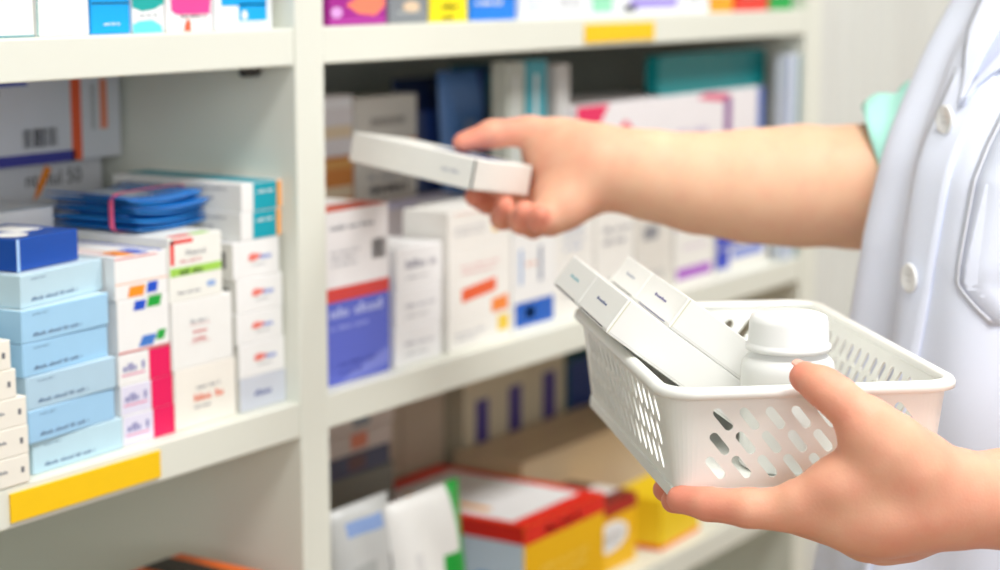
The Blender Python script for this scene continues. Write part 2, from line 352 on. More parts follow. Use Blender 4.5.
for i, (lb, h, dc) in enumerate((('white box with a strong blue band at its foot, on the shelf below the hand', .033, [('q', 'F', .05, .12, .95, .7, BL4), ('q', 'F', .3, .3, .5, .55, M(200, 220, 245))]),
        ('white box with thin blue lines, above the blue banded one', .034, [('q', 'F', .15, .1, .22, .9, M(150, 180, 220)), ('q', 'F', .6, .1, .68, .9, M(140, 150, 170)), ('s', 'F', .3, .5, .55, .1, 1, M(230, 170, 150))]),
        ('white box with yellow and blue spots below the hand', .028, [('q', 'F', .15, .3, .35, .8, M(130, 160, 210)), ('q', 'F', .5, .1, .65, .6, M(240, 220, 130))]))):
    carton(1.1765, .012, zz, .061, .09, h - .0002, M(238, 238, 236), lb, decals=dc, group='blue printed white boxes'); zz += h
LP = M(170, 95, 195); B5 = M(50, 70, 190)
def rowbox(pa, pb, hs, labels, decs, base=M(236, 234, 228), y=.015, d=.08, group=None):
    a, _ = fx(pa, 280, y); b, _ = fx(pb, 280, y); zz = z0
    for h, lb, dc in zip(hs, labels, decs):
        carton(a + .0006, y, zz, b - a - .0012, d, h - .0002, base, lb, decals=dc, group=group); zz += h
rowbox(555, 594, (.045, .045), ('white box behind the basket cartons, low on the shelf', 'white box right of the hand, with faint grey lines'), ([('s', 'F', .2, .5, .8, .06, 2, GREY)], [('s', 'F', .2, .5, .8, .08, 3, M(175, 185, 210))]), group='white boxes behind the basket')
rowbox(595, 634, (.04, .052), ('cream box behind the white cartons in the basket', 'cream box with a pale blue top edge under the forearm'), ([('s', 'F', .2, .5, .8, .06, 2, GREY)], [('q', 'F', .1, .84, .95, .98, M(165, 210, 240)), ('s', 'F', .2, .4, .9, .1, 2, M(150, 150, 160))]), group='cream boxes behind the basket')
rowbox(635, 672, (.035, .04, .017), ('greyish box low behind the basket, left of the purple printed one', 'greyish box with a dark printed patch under the forearm', 'thin greyish box behind the forearm, on the one with a dark patch'), ([('s', 'F', .2, .5, .8, .06, 2, GREY)], [('q', 'F', .2, .3, .6, .6, M(140, 140, 145)), ('s', 'F', .2, .8, .8, .06, 1, GREY)], []), base=M(222, 218, 210), group='greyish boxes behind the basket')
rowbox(674, 713, (.02, .023, .028, .021), ('white box with purple band, lowest of its stack under the forearm', 'plain white box between two purple banded ones', 'white box with purple band, upper of the two under the forearm', 'plain white box behind the forearm, on the purple banded boxes'),
       ([('q', 'F', .05, .25, .95, .75, LP)], [('s', 'F', .2, .5, .8, .1, 1, M(190, 160, 205))], [('q', 'F', .0, .25, .9, .75, LP), ('q', 'F', .5, .8, 1, .95, M(210, 150, 210))], []), group='purple banded boxes')
rowbox(715, 767, (.022, .026, .02, .0238), ('blue and white box, lowest of its stack near the right side panel', 'blue box with pale print near the right side panel', 'turquoise ended blue box near the right side panel', 'white box behind the forearm, on the blue boxes'),
       ([('q', 'F', .0, .2, .25, 1, B5), ('q', 'F', .3, .5, .9, .9, M(120, 140, 215))], [('q', 'F', 0, .05, 1, .95, B5), ('s', 'F', .2, .4, .9, .14, 1, M(170, 190, 235))], [('q', 'F', 0, .1, .8, .9, B5), ('q', 'F', .8, .1, 1, .9, M(60, 160, 200))], []), group='blue boxes near the right side panel')
# things at the back of the middle shelf
def back(pa, pb, pt, z_, y, d, base, label, dc=(), pyb=None, name='medicine_carton', ztop=None, group=None, rot=0):
    a, zt = fx(pa, pt, y); b, _ = fx(pb, pt, y)
    if ztop is None: ztop = fx((pa + pb) / 2, pt, y)[1]
    return carton(a, y, z_, b - a, d, ztop - z_, base, label, decals=dc, name=name, group=group, rot=rot)
xb0 = fx(322, 120, .118)[0]; xb1 = fx(353, 120, .118)[0]; xw0 = fx(355, 120, .118)[0]; xw1 = fx(417, 120, .118)[0]
for i in range(4):
    z_ = z0 + i * .045
    carton(xb0, .118, z_, xb1 - xb0, .1, .0446, (M(205, 195, 175), M(195, 170, 130), M(205, 130, 60), M(225, 220, 222))[i], ('tan carton at the foot of the rear stack, above the white bar code box', 'olive-tan carton second in the rear stack right of the divider', 'brown-orange carton with pale bands in the rear stack right of the divider', 'pale grey carton topping the rear stack right of the divider')[i],
           decals=[('q', 'F', .05, .3, .95, .5, M(225, 205, 175)), ('q', 'F', .05, .8, .95, .95, (M(150, 160, 110), M(200, 150, 90), M(215, 160, 90), M(235, 235, 238))[i])], group='brown cartons at the back')
for i, (lb, h) in enumerate((('white carton low at the back, behind the held white carton', .07), ('beige carton at the back with dark print, behind the held carton', .062), ('off-white carton with grey print above an orange edge, at the back', .044))):
    z_ = z0 + (0, .0702, .1324)[i]
    carton(xw0, .118, z_, xw1 - xw0, .02, h, M(214, 210, 202), lb, decals=[('s', 'F', .25, .5, .85, .2, 1, M(150, 145, 140))] + ([('q', 'F', 0, 0, 1, .22, M(215, 125, 70))] if i == 2 else [('s', 'F', .2, .7, .9, .08, 2, GREY)]), group='off-white cartons at the back')
xm0 = fx(386, 192, .104)[0]; xm1, zm = fx(452, 192, .104)
carton(xm0, .104, z0, xm1 - xm0, .0125, zm - z0, M(222, 212, 214), 'white carton with two dark red stripes behind the small white stack', decals=[('q', 'F', .28, .45, .36, .9, M(150, 70, 105)), ('q', 'F', .58, .45, .66, .9, M(150, 70, 105)), ('q', 'F', .0, .94, 1, 1, M(205, 200, 225)), ('s', 'F', .05, .5, .95, .06, 3, M(205, 190, 195))])
def bag(pa, pb, pt, y, base, label, stripe=None, z_=z0, lean=.01, th=.014, name='zip_pouch', cat='pouch', group=None):
    a, zt = fx(pa, pt, y); b, _ = fx(pb, pt, y); w = (b - a) * K; h = (zt - z_) * K
    mb = MB(); bm = bmesh.new(); bmesh.ops.create_grid(bm, x_segments=10, y_segments=14, size=.5)
    for s_ in (0,):
        for v in bm.verts:
            uu, vv = v.co.x * 2, v.co.y + .5
            bul = (1 - uu ** 4) * (1 - abs(2 * vv - 1) ** 5) ** .7 * max(0, 1 - vv * .5)
            v.co = Vector(((uu * .5 + .5) * w, lean * vv - th * bul * (1 + .2 * math.sin(uu * 5 + vv * 7)), vv * h))
    g = bmesh.ops.extrude_face_region(bm, geom=bm.faces[:])
    for v in [e for e in g['geom'] if isinstance(e, bmesh.types.BMVert)]: v.co.y = lean * v.co.z / h + (lean * v.co.z / h - v.co.y) * .8 + .001
    bmesh.ops.recalc_face_normals(bm, faces=bm.faces[:])
    bm.verts.index_update(); b0 = len(mb.v); mb.v += [v.co[:] for v in bm.verts]
    for f in bm.faces:
        c = f.calc_center_median(); m = base
        if stripe:
            for (u0, v0, u1, v1, sm_) in stripe:
                if u0 < c.x / w < u1 and v0 < c.z / h < v1: m = sm_
        mb.f.append(tuple(b0 + v.index for v in f.verts)); mb.mi.append(mb.mid(m)); mb.sm.append(True)
    bm.free()
    return tag(mb.build(name, loc=sc(a, y, z_)), label, cat, group)
NV = M(48, 78, 150, .35); LBL = M(105, 150, 215, .35)
bag(402, 449, 80, .15, NV, 'dark navy soft packet standing at the back, behind the held carton', [(.2, .3, .5, .9, M(90, 105, 150)), (.0, .88, 1, 1, M(25, 40, 80))], name='soft_packet', cat='packet')
bag(447, 494, 72, .125, LBL, 'lighter blue soft packet beside the navy one at the back', [(.4, .3, .6, .8, M(165, 185, 215)), (.8, 0, 1, 1, NV)], name='soft_packet', cat='packet')
for a, b, pt, m, lb, zs in ((507, 525, 62, M(175, 180, 172), 'slim grey carton standing upright on the blue banded stack behind the hand', .0953), (526, 547, 60, M(60, 150, 165), 'slim teal carton standing upright on the blue banded stack behind the hand', .0953), (556, 570, 64, M(190, 188, 185), 'slim pale carton with brown edge standing upright beside the pink printed carton', .0903)):
    back(a, b, pt, z0 + zs, .03, .014, m, lb, [('q', 'F', .4, .1, .55, .9, M(210, 214, 214))], group='slim upright cartons')
xt0 = fx(478, 62, .16)[0]; xt1 = fx(505, 62, .16)[0]
carton(xt0, .16, z0, xt1 - xt0, .03, fx(490, 64, .16)[1] - z0, M(20, 120, 130), 'dark teal carton behind the lighter blue packet', decals=[('q', 'F', 0, .95, 1, 1, M(10, 80, 90))])
a, zt = fx(577, 98, .02); b, _ = fx(764, 104, .02); zt = 1.2965
carton(a, .02, z0 + .0923, b - a, .075, zt - z0 - .0923, M(232, 228, 230), 'long white carton with pink triangles and purple print, above the forearm', name='wide_carton', decals=[
    ('p', 'F', [(0, .4), (.05, .5), (.15, 1), (0, 1)], M(225, 40, 95)), ('p', 'F', [(.17, .3), (.28, .3), (.28, .65), (.23, .8), (.17, .65)], M(225, 50, 95)), ('p', 'F', [(.6, .94), (.75, .88), (.80, .96), (.65, 1)], M(220, 60, 110)), ('q', 'F', .76, .2, .80, .92, M(130, 60, 140)), ('s', 'F', .35, .5, .7, .14, 1, M(190, 175, 205)), ('q', 'F', .96, 0, 1, 1, M(60, 95, 175))])
ta, tz = fx(659, 54, .03); tb, _ = fx(766, 52, .03)
def rounded_case():
    mb = MB(); w = (tb - ta) * K; h = .0345 * K; d = .014; r = .007; prof = []
    for cx, cz, t0 in ((w - r, r, -90), (w - r, h - r, 0), (r, h - r, 90), (r, r, 180)):
        for k in range(6):
            t = math.radians(t0 + k * 18); prof.append((cx + r * math.cos(t), cz + r * math.sin(t)))
    n = len(prof); vs = [(x, 0.0, z) for x, z in prof] + [(x, d, z) for x, z in prof]
    fs = [tuple(range(n)), tuple(range(2 * n - 1, n - 1, -1))] + [(i, i + n, (i + 1) % n + n, (i + 1) % n) for i in range(n)]
    mb.add(vs, fs, M(0, 128, 132, .4)); return mb
o = rounded_case().build('teal_case', loc=sc(ta, .03, zt + .0003)); tag(o, 'teal box with rounded corners on the white cartons, under the upper shelf', 'box')
carton(1.6365, .004, z0, .0275, .014, .1935, M(215, 222, 232), 'pale blue-white leaflet pack with a dark teal edge against the right side panel', decals=[('q', 'F', .7, 0, .95, 1, M(60, 120, 130)), ('q', 'F', 0, 0, .15, 1, M(110, 140, 200))], name='leaflet_pack')

# ------------------------------------------------------------------ right bay, lower shelf
zl = .9007
def onz(px, py, z):
    d = w_ + r_ * ((px - 500) / FPX) + u_ * ((285 - py) / FPX); t = (z - 1.4) / d[2]
    return d[0] * t, -.7524 + d[1] * t
YE = M(240, 185, 0); YE2 = M(238, 200, 10); RR = M(225, 38, 22)
redd = [('q', 'T', 0, 0, 1, 1, RR), ('q', 'T', .07, .1, .9, .88, M(232, 232, 232), 2), ('q', 'T', .18, .3, .26, .8, M(235, 165, 80), 3), ('q', 'F', 0, .82, 1, 1, RR, 2), ('s', 'F', .25, .86, .7, .07, 1, M(250, 200, 190)), ('q', 'L', 0, .83, 1, 1, RR, 2), ('s', 'F', .2, .5, .8, .06, 2, M(250, 215, 90)),
        ('p', 'L', [(.3, 0), (1, 0), (1, .5), (.75, .5), (.55, .3)], M(60, 150, 220), 2), ('e', 'L', .45, .35, .12, .2, M(245, 245, 245))]
carton(1.1795, .003, zl, .121, .165, .0820, YE, 'yellow carton with red rimmed white top, front of the lower shelf', faces={'F': YE, 'L': M(205, 220, 235), 'T': RR}, decals=redd, rot=0, name='red_topped_carton')
carton(1.312, .022, zl, .076, .066, .060, YE, 'yellow and white carton with dark red top edge, right of the red topped one', faces={'L': YE2, 'T': M(226, 224, 222)}, rot=0, name='yellow_carton', decals=[
    ('q', 'F', 0, .8, 1, 1, M(170, 30, 25), 2), ('e', 'F', .42, .5, .38, .22, M(235, 235, 235)), ('s', 'F', .2, .5, .7, .05, 2, GREY), ('q', 'T', .2, 0, 1, .25, M(120, 40, 35)), ('q', 'T', 0, .6, 1, 1, M(90, 70, 60))])
carton(1.418, .014, zl, .079, .05, .046, YE2, 'yellow carton with an orange foot line, just left of the basket hand', faces={'L': M(240, 205, 40)}, rot=2, name='yellow_carton', decals=[('q', 'F', 0, 0, 1, .08, M(240, 110, 30)), ('q', 'L', 0, 0, 1, .1, M(240, 110, 30))])
BG = M(205, 182, 150)
carton(1.315, .0925, zl, .32, .07, .09, BG, 'long beige cardboard box lying behind the yellow cartons', name='cardboard_box', decals=[('q', 'T', .02, .46, .98, .5, M(190, 165, 130))])
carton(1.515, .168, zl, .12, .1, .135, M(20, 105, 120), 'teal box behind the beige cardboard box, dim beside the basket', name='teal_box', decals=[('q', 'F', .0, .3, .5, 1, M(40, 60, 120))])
for i, px in enumerate((481, 514, 548)):
    a, _ = fx(px - 17, 400, .168); b, _ = fx(px + 17, 400, .168)
    carton(a + .0005, .168, zl, b - a - .001, .115, .184 + .004 * i, M(205, 192, 165), ('tall pale box with a dark violet stripe, leftmost of three at the back', 'tall pale box with a dark violet stripe, middle of three at the back', 'tall pale box with a dark violet stripe, rightmost of three at the back')[i],
           decals=[('q', 'F', .33, .44, .72, .69, M(70, 55, 130))], group='violet striped tall boxes', name='tall_striped_box')
carton(1.238, .175, zl, .080, .1, .186, M(178, 160, 138), 'tall brown-beige carton at the back, left of the violet striped boxes', decals=[('q', 'F', .2, 0, .24, 1, M(160, 142, 120))], name='tall_carton')
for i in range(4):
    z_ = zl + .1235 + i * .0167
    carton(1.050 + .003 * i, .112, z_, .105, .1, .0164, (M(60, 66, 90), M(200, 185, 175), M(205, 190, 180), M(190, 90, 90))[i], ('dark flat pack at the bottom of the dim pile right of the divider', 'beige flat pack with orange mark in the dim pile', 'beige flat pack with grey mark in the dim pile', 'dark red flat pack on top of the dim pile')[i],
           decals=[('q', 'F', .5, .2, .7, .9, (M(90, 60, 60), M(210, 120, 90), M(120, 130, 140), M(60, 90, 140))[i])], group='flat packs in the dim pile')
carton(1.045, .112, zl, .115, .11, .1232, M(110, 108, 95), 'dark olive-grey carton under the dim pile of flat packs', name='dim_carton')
GR = M(186, 188, 184, .5)
def divider_card(x0, y0, w, h, lb):
    mb = MB(); mb.box((0, 0, 0), (w * K, .0025, h * K), GR, .0006)
    # folded foot that stands on the shelf
    mb.box((0, .0025, 0), (w * K, .03, .002), GR, .0004)
    return tag(mb.build('divider_card', loc=sc(x0, y0, zl)), lb, 'divider card', 'grey divider cards')
divider_card(1.012, .062, .058, .082, 'grey upright card behind the left foil packet')
divider_card(1.052, .045, .042, .088, 'pale grey upright card between the two foil packets')
divider_card(1.098, .075, .07, .08, 'grey upright card behind the green striped packet')
# foil packets
FO = M(180, 182, 180, .32, 'packet_film', spec=.6, noise=.08, nscale=25); FW = M(228, 228, 224, .38, 'packet_film_white', spec=.5)
GN = M(0, 155, 50, .35)
bag(340, 400, 516, .012, FO, 'silver-grey film packet with blue print, leaning right of the divider', [(.2, .86, .8, .92, M(125, 150, 195)), (.8, .1, .95, .7, M(120, 122, 122)), (.2, .1, .6, .75, M(160, 163, 161))], z_=zl, lean=.012, th=.014, name='film_packet', cat='packet')
bag(398, 470, 508, .008, FW, 'white film packet with a green side, in front of the red topped carton', [(.78, .6, 1, 1, GN), (.62, .0, 1, .62, GN), (.4, .3, .62, .5, M(170, 215, 180)), (.15, .2, .35, .7, M(212, 212, 210))], z_=zl, lean=.012, th=.016, name='film_packet', cat='packet')

# ------------------------------------------------------------------ left bay, lower shelf
xa, za = fx(181, 553, .078)
mb = carton_mb(.095 * K, .07 * K, (za - zl) * K, M(235, 110, 30), None, [('q', 'T', .06, 0, .3, 1, M(35, 28, 25)), ('q', 'T', .62, 0, .88, 1, M(35, 28, 25)), ('q', 'F', 0, .4, 1, .7, M(35, 28, 25))])
tag(mb.build('striped_carton', loc=sc(xa - .095, .008, zl)), 'orange and black striped carton on the lower left shelf, cut by the bottom edge', 'carton')

# ------------------------------------------------------------------ basket
BO = Vector(camv((668 - 500) / FPX * .93 + .0001, -(391 - 285) / FPX * .93 - .0011, .93))
Wb, Lb, Hb, tb_ = .1478, .2392, .0532, .0068
yw = .147
X3 = r_; fwd = np.array([math.cos(TH), math.sin(TH), 0.0])
BX = Vector(r_ * math.cos(yw) + fwd * math.sin(yw)); BY = Vector(-r_ * math.sin(yw) + fwd * math.cos(yw)); BZ = Vector((0, 0, 1))
BM = Matrix.Translation(BO) @ Matrix((BX, BY, BZ)).transposed().to_4x4()
def BK(x, y, z): return np.array(BM @ Vector((x, y, z)))
PLA = M(243, 244, 238, .35, 'basket_plastic', spec=.5, noise=.008)
_nt = PLA.node_tree; _b = _nt.nodes['Principled BSDF']; _b.inputs['Subsurface Weight'].default_value = .15; _b.inputs['Subsurface Radius'].default_value = (.01, .01, .009)
basket = empty('plastic_basket'); 
basket.matrix_world = BM @ Matrix.Translation((Wb / 2, Lb / 2, -Hb - .003))
tag(basket, 'white plastic basket with slanted slots, held on the open hand', 'basket')
def perim(W, L, r, n=8, dens=.004):
    """rounded rectangle, list of (s, x, y, nx, ny), counted from middle of the front side"""
    out = []; s = 0; prev = None
    def push(x, y, nx, ny):
        nonlocal s, prev
        if prev: s += math.hypot(x - prev[0], y - prev[1])
        prev = (x, y); out.append((s, x, y, nx, ny))
    segs = [((r, 0), (W - r, 0), (0, -1)), ((W, r), (W, L - r), (1, 0)), ((W - r, L), (r, L), (0, 1)), ((0, L - r), (0, r), (-1, 0))]
    cs = [(W - r, r, -90), (W - r, L - r, 0), (r, L - r, 90), (r, r, 180)]
    for (a, b, nn), (cx, cy, t0) in zip(segs, cs):
        push(a[0], a[1], *nn); push(b[0], b[1], *nn)
        for k in range(1, n):
            t = math.radians(t0 + 90 * k / n); push(cx + r * math.cos(t), cy + r * math.sin(t), math.cos(t), math.sin(t))
    push(segs[0][0][0], segs[0][0][1], 0, -1)
    return out
RC = .016
PR = perim(Wb, Lb, RC)
SP = [p[0] for p in PR]; TOT = SP[-1]
def wall_pt(s, v, off=0.0):
    """s along perimeter, v 0..Hb from bottom; off outwards"""
    s = min(max(s, 0), TOT)
    i = max(0, min(len(PR) - 2, int(np.searchsorted(SP, s, side='right') - 1)))
    a, b = PR[i], PR[i + 1]; t = (s - a[0]) / max(1e-9, b[0] - a[0])
    x = a[1] + (b[1] - a[1]) * t; y = a[2] + (b[2] - a[2]) * t
    nx = a[3] + (b[3] - a[3]) * t; ny = a[4] + (b[4] - a[4]) * t; l = math.hypot(nx, ny) or 1
    ins = tb_ * (1 - v / Hb) - off
    return (x - nx / l * ins, y - ny / l * ins, v - Hb)
def basket_wall():
    vs, edges, holes = [], [], []
    def loop(pts):
        b = len(vs); vs.extend(pts); n = len(pts)
        edges.extend((b + i, b + (i + 1) % n) for i in range(n))
    bnd = [(s, 0.0) for s in SP[:-1]] + [(TOT, 0.0), (TOT, Hb)] + [(s, Hb) for s in reversed(SP[:-1])]
    loop(bnd)
    for s in SP[1:-1]: 
        b = len(vs); ia = SP.index(s)
        edges.append((ia, len(bnd) - 1 - ia))
    starts = [(0, Wb - 2 * RC)]
    f0 = 0; f1 = Wb - 2 * RC
    i1 = SP[9]; sides = []
    s0 = 0
    # straight stretches: indices 0-1, 9-10, 18-19, 27-28
    n = 8
    idx = [0, n + 1, 2 * (n + 1), 3 * (n + 1)]
    for q in idx: sides.append((SP[q], SP[q + 1]))
    for (a, b) in sides:
        ln = b - a; pitch = .0133; m_ = .011
        cnt = int((ln - 2 * m_) / pitch) + 1; st = a + (ln - (cnt - 1) * pitch) / 2
        for row, (vv, sh) in enumerate(((.0385, .0012), (.0258, 0), (.0132, -.0015))):
            for c in range(cnt):
                cs_, cv = st + c * pitch + sh, vv
                dx, dv = .0030, -.0037; r = .00235; pts = []
                an = math.atan2(dv, dx)
                for k in range(7): t = an - math.pi / 2 + math.pi * k / 6; pts.append((cs_ + dx + r * math.cos(t), cv + dv + r * math.sin(t)))
                for k in range(7): t = an + math.pi / 2 + math.pi * k / 6; pts.append((cs_ - dx + r * math.cos(t), cv - dv + r * math.sin(t)))
                loop(pts); holes.append((cs_, cv, dx, dv, r))
    res = delaunay_2d_cdt([Vector(v) for v in vs], edges, [], 0, 1e-7)
    V, F = res[0], res[2]
    H = np.array(holes)
    keep = []
    for f in F:
        c = sum((V[i] for i in f), Vector((0, 0))) / len(f)
        a = np.stack([H[:, 0] - H[:, 2], H[:, 1] - H[:, 3]], 1); bvec = 2 * H[:, 2:4]
        ap = np.array([c.x, c.y]) - a; t = np.clip((ap * bvec).sum(1) / (bvec ** 2).sum(1), 0, 1)
        if (np.hypot(*(ap - bvec * t[:, None]).T) < H[:, 4] * .97).any(): continue
        keep.append(tuple(f))
    mb = MB(); th = .0011; nV = len(V)
    out = [wall_pt(v.x, v.y, 0) for v in V]; inn = [wall_pt(v.x, v.y, -th) for v in V]
    fs = list(keep) + [tuple(nV + i for i in reversed(f)) for f in keep]
    ec = {}
    for f in keep:
        for i in range(len(f)):
            a, b = f[i], f[(i + 1) % len(f)]; ec[(a, b)] = 1
    for (a, b) in ec:
        if (b, a) not in ec: fs.append((b, a, nV + a, nV + b))
    mb.add(out + inn, fs, PLA)
    return mb
wo = basket_wall().build('basket_wall', basket)
bm = bmesh.new(); bm.from_mesh(wo.data); bmesh.ops.remove_doubles(bm, verts=bm.verts[:], dist=1e-5); bmesh.ops.recalc_face_normals(bm, faces=bm.faces[:]); bm.to_mesh(wo.data); bm.free()
off = Matrix.Translation((-Wb / 2, -Lb / 2, Hb + .003))
def sweep(prof, closed=True, m=PLA):
    mb = MB(); n = len(PR) - 1; k = len(prof); vs = []
    for i in range(n):
        s = SP[i]
        for (o, z) in prof:
            p = wall_pt(s, Hb + z, 0) if False else None
            a = PR[i]; l = math.hypot(a[3], a[4]); ins = tb_ * (0 if z > -.02 else 1)
            vs.append((a[1] + a[3] / l * (o - ins), a[2] + a[4] / l * (o - ins), z))
    fs = []
    for i in range(n):
        j = (i + 1) % n
        for q in range(k): fs.append((i * k + q, j * k + q, j * k + (q + 1) % k, i * k + (q + 1) % k))
    mb.add(vs, fs, m, True); return mb
rim_prof = [(-.0022, -.001), (-.0022, .0012), (-.0010, .0022), (.0014, .0024), (.0036, .0016), (.0046, -.0004), (.0044, -.0030), (.0034, -.0034), (.0030, -.0010), (.0012, -.0002), (.0004, -.002), (-.0016, -.0025)]
ro = sweep(rim_prof).build('basket_rim', basket)
# base with foot ring
bs = MB(); n = len(PR) - 1; ring = []
lev = [(-.0002 - tb_, -Hb + .0020), (.0012 - tb_, -Hb + .0016), (.0014 - tb_, -Hb - .0040), (.0002 - tb_, -Hb - .0056), (-.004 - tb_, -Hb - .0056)]
vs = []
for (o, z) in lev:
    for i in range(n):
        a = PR[i]; l = math.hypot(a[3], a[4]); vs.append((a[1] + a[3] / l * o, a[2] + a[4] / l * o, z))
fs = []
for q in range(len(lev) - 1):
    for i in range(n): j = (i + 1) % n; fs.append((q * n + i, q * n + j, (q + 1) * n + j, (q + 1) * n + i))
fs.append(tuple((len(lev) - 1) * n + i for i in range(n))); fs.append(tuple(i for i in reversed(range(n))))
bs.add(vs, fs, PLA)
bo_ = bs.build('basket_base', basket)
for o in (wo, ro, bo_): o.matrix_parent_inverse = Matrix(); o.data.transform(off)
FLZ = -Hb + .002                            # inner floor height in the basket frame

# cartons in the basket: lie across it, leaning on its left rim
pt_ = .6434
e2 = Vector((math.sin(pt_), 0, math.cos(pt_))); e3 = Vector((math.cos(pt_), 0, -math.sin(pt_))); ey = Vector((0, 1, 0))
WC = M(243, 243, 239, .5, 'carton_board', noise=.01); SL = M(70, 60, 80); EDG = M(222, 220, 196)
PT1 = M(70, 90, 150); PT2 = M(90, 190, 205)
def lean_carton(d, w, h, L, txt, label, tc=PT1, slit=SL):
    """d: near lower left corner in the basket frame"""
    # local: x along e3 (length), y along basket Y, z along e2
    MM = BM @ Matrix.Translation(d) @ Matrix((e3, ey, e2)).transposed().to_4x4()
    mb = MB(); mb.box((0, 0, 0), (L, w, h), WC, .0004)
    o = mb.build('white_carton'); o.matrix_world = MM
    tag(o, label, 'carton', 'white cartons in the basket')
    f = MB(); f.box((-.0005, .0008, .0014), (.0001, w - .0008, h - .0006), WC, .0002)
    e = -.00062
    # dark slit below the tuck flap, fine board edges
    f.add([(e, w * .12, .0008), (e, w * .86, .0008), (e, w * .86, .0013), (e, w * .12, .0013)], [(0, 1, 2, 3)], slit)
    # print, short slanting word
    n_ = 7; a = w * .34
    for k in range(n_):
        wd = w * .03 * (1 if k % 3 else 1.4); hh = .0011 if k % 4 else .0016
        f.add([(e, w - a - 0, h * .5), (e, w - a - wd, h * .5), (e, w - a - wd, h * .5 + hh), (e, w - a, h * .5 + hh)], [(0, 1, 2, 3)], tc)
        a += wd * 1.3
    f.build('end_flap', o)
    g = MB(); g.box((.0006, -.0001, .0006), (.0012, .0000, h - .0006), EDG); g.add([(.001, -.00015, .0012), (L - .001, -.00015, .0012), (L - .001, -.00015, .0016), (.001, -.00015, .0016)], [(0, 1, 2, 3)], M(226, 226, 220))
    g.build('side_seam', o)
    return o
dA = Vector((-.0156, .077, .0163)); hA = .0218; L_ = .104
lean_carton(dA, .0818, hA - .0002, L_, 1, 'white carton in the basket, lower layer, nearer the camera, bold dark print on its end')
lean_carton(dA + ey * .082, .0772, hA - .0002, L_, 1, 'white carton in the basket, lower layer, farthest left, with faint turquoise print', PT2)
dB = dA + e2 * hA + e3 * .0261
lean_carton(dB, .0854, .0192, L_, 1, 'white carton in the basket, upper layer, nearer the camera, violet print on its end', M(70, 60, 140), M(60, 55, 130))
lean_carton(dB + ey * .0856, .0690, .0192, L_, 1, 'white carton in the basket, upper layer, rearmost, with faint grey print', M(150, 160, 180), M(90, 90, 90))
# bottle
def lathe(prof, m, seg=48, smooth=True):
    mb = MB(); vs = []; k = len(prof)
    for i in range(seg):
        t = i / seg * 2 * math.pi
        for r, z in prof: vs.append((r * math.cos(t), r * math.sin(t), z))
    fs = [(i * k + q, ((i + 1) % seg) * k + q, ((i + 1) % seg) * k + q + 1, i * k + q + 1) for i in range(seg) for q in range(k - 1)]
    fs.append(tuple(i * k + k - 1 for i in range(seg))); fs.append(tuple(i * k for i in reversed(range(seg))))
    mb.add(vs, fs, m, smooth)
    return mb
BP = M(240, 241, 238, .3, 'bottle_plastic', spec=.5, noise=.008)
bot = empty('pill_bottle'); bot.matrix_world = BM @ Matrix.Translation((.0745, .046, FLZ + .0002)); 
tag(bot, 'round white plastic bottle with a wide cap, standing in the basket', 'bottle')
R = .0242
lathe([(R - .002, 0), (R, .002), (R, .052), (R - .0006, .0555), (R - .003, .0585), (R - .0055, .0600), (R - .0055, .0640)], BP).build('bottle_body', bot)
Rc = .0208; cp = [(Rc - .001, .0620), (Rc + .0012, .0622), (Rc + .0012, .0648), (Rc + .0002, .0655), (Rc, .0665)]
cp += [(Rc - .0004, .0765), (Rc - .0012, .0795), (Rc - .004, .0808), (0.002, .0812)]
lathe(cp, BP).build('bottle_cap', bot)

# ------------------------------------------------------------------ carton in the other hand
Rm = np.array([[-.723, .6688, .1733], [.2047, -.0322, .9783], [.6599, .7428, -.1136]])
def c2w(v): return r_ * v[0] + u_ * v[1] + w_ * v[2]
E1, E2, E3 = [Vector(c2w(Rm[:, i])).normalized() for i in range(3)]
E1 = (E1 - E1.dot(E3) * E3).normalized(); E2 = E3.cross(E1)
if E2.dot(Vector(c2w(Rm[:, 1]))) < 0: E2 = -E2
HT = Vector(P(474.7, 158.8, 1.29))
# local x = -E1 (left end to near edge), y = E2, z = E3
LH, DH, HH = .1225, .06, .0215
HM = Matrix.Translation(HT + E1 * LH - E3 * HH) @ Matrix((-E1, E2, E3)).transposed().to_4x4()
held = carton_mb(LH, DH, HH, M(240, 240, 234), {'F': M(242, 242, 236)}, [('s', 'F', .76, .42, .9, .12, 1, M(190, 192, 200)), ('q', 'T', .5, .3, .95, .75, M(60, 85, 140)), ('q', 'R', 0.0, .02, .035, .98, M(62, 62, 58))]).build('white_carton')
held.matrix_world = HM
tag(held, 'white carton held between thumb and fingers of the reaching hand', 'carton')
f = MB(); f.box((LH + .0001, .003, .0008), (LH + .0008, DH - .0008, HH - .0008), M(232, 230, 222), .0002); f.build('end_flap', held)

# ------------------------------------------------------------------ person
def sm(px, py, Z, r): return (P(px, py, Z), r)
CH = []           # chains: (list of (point, radius), blend inside, group)
def chain(pts, k=.004, grp='base', red=0.0): CH.append((pts, k, grp, red))
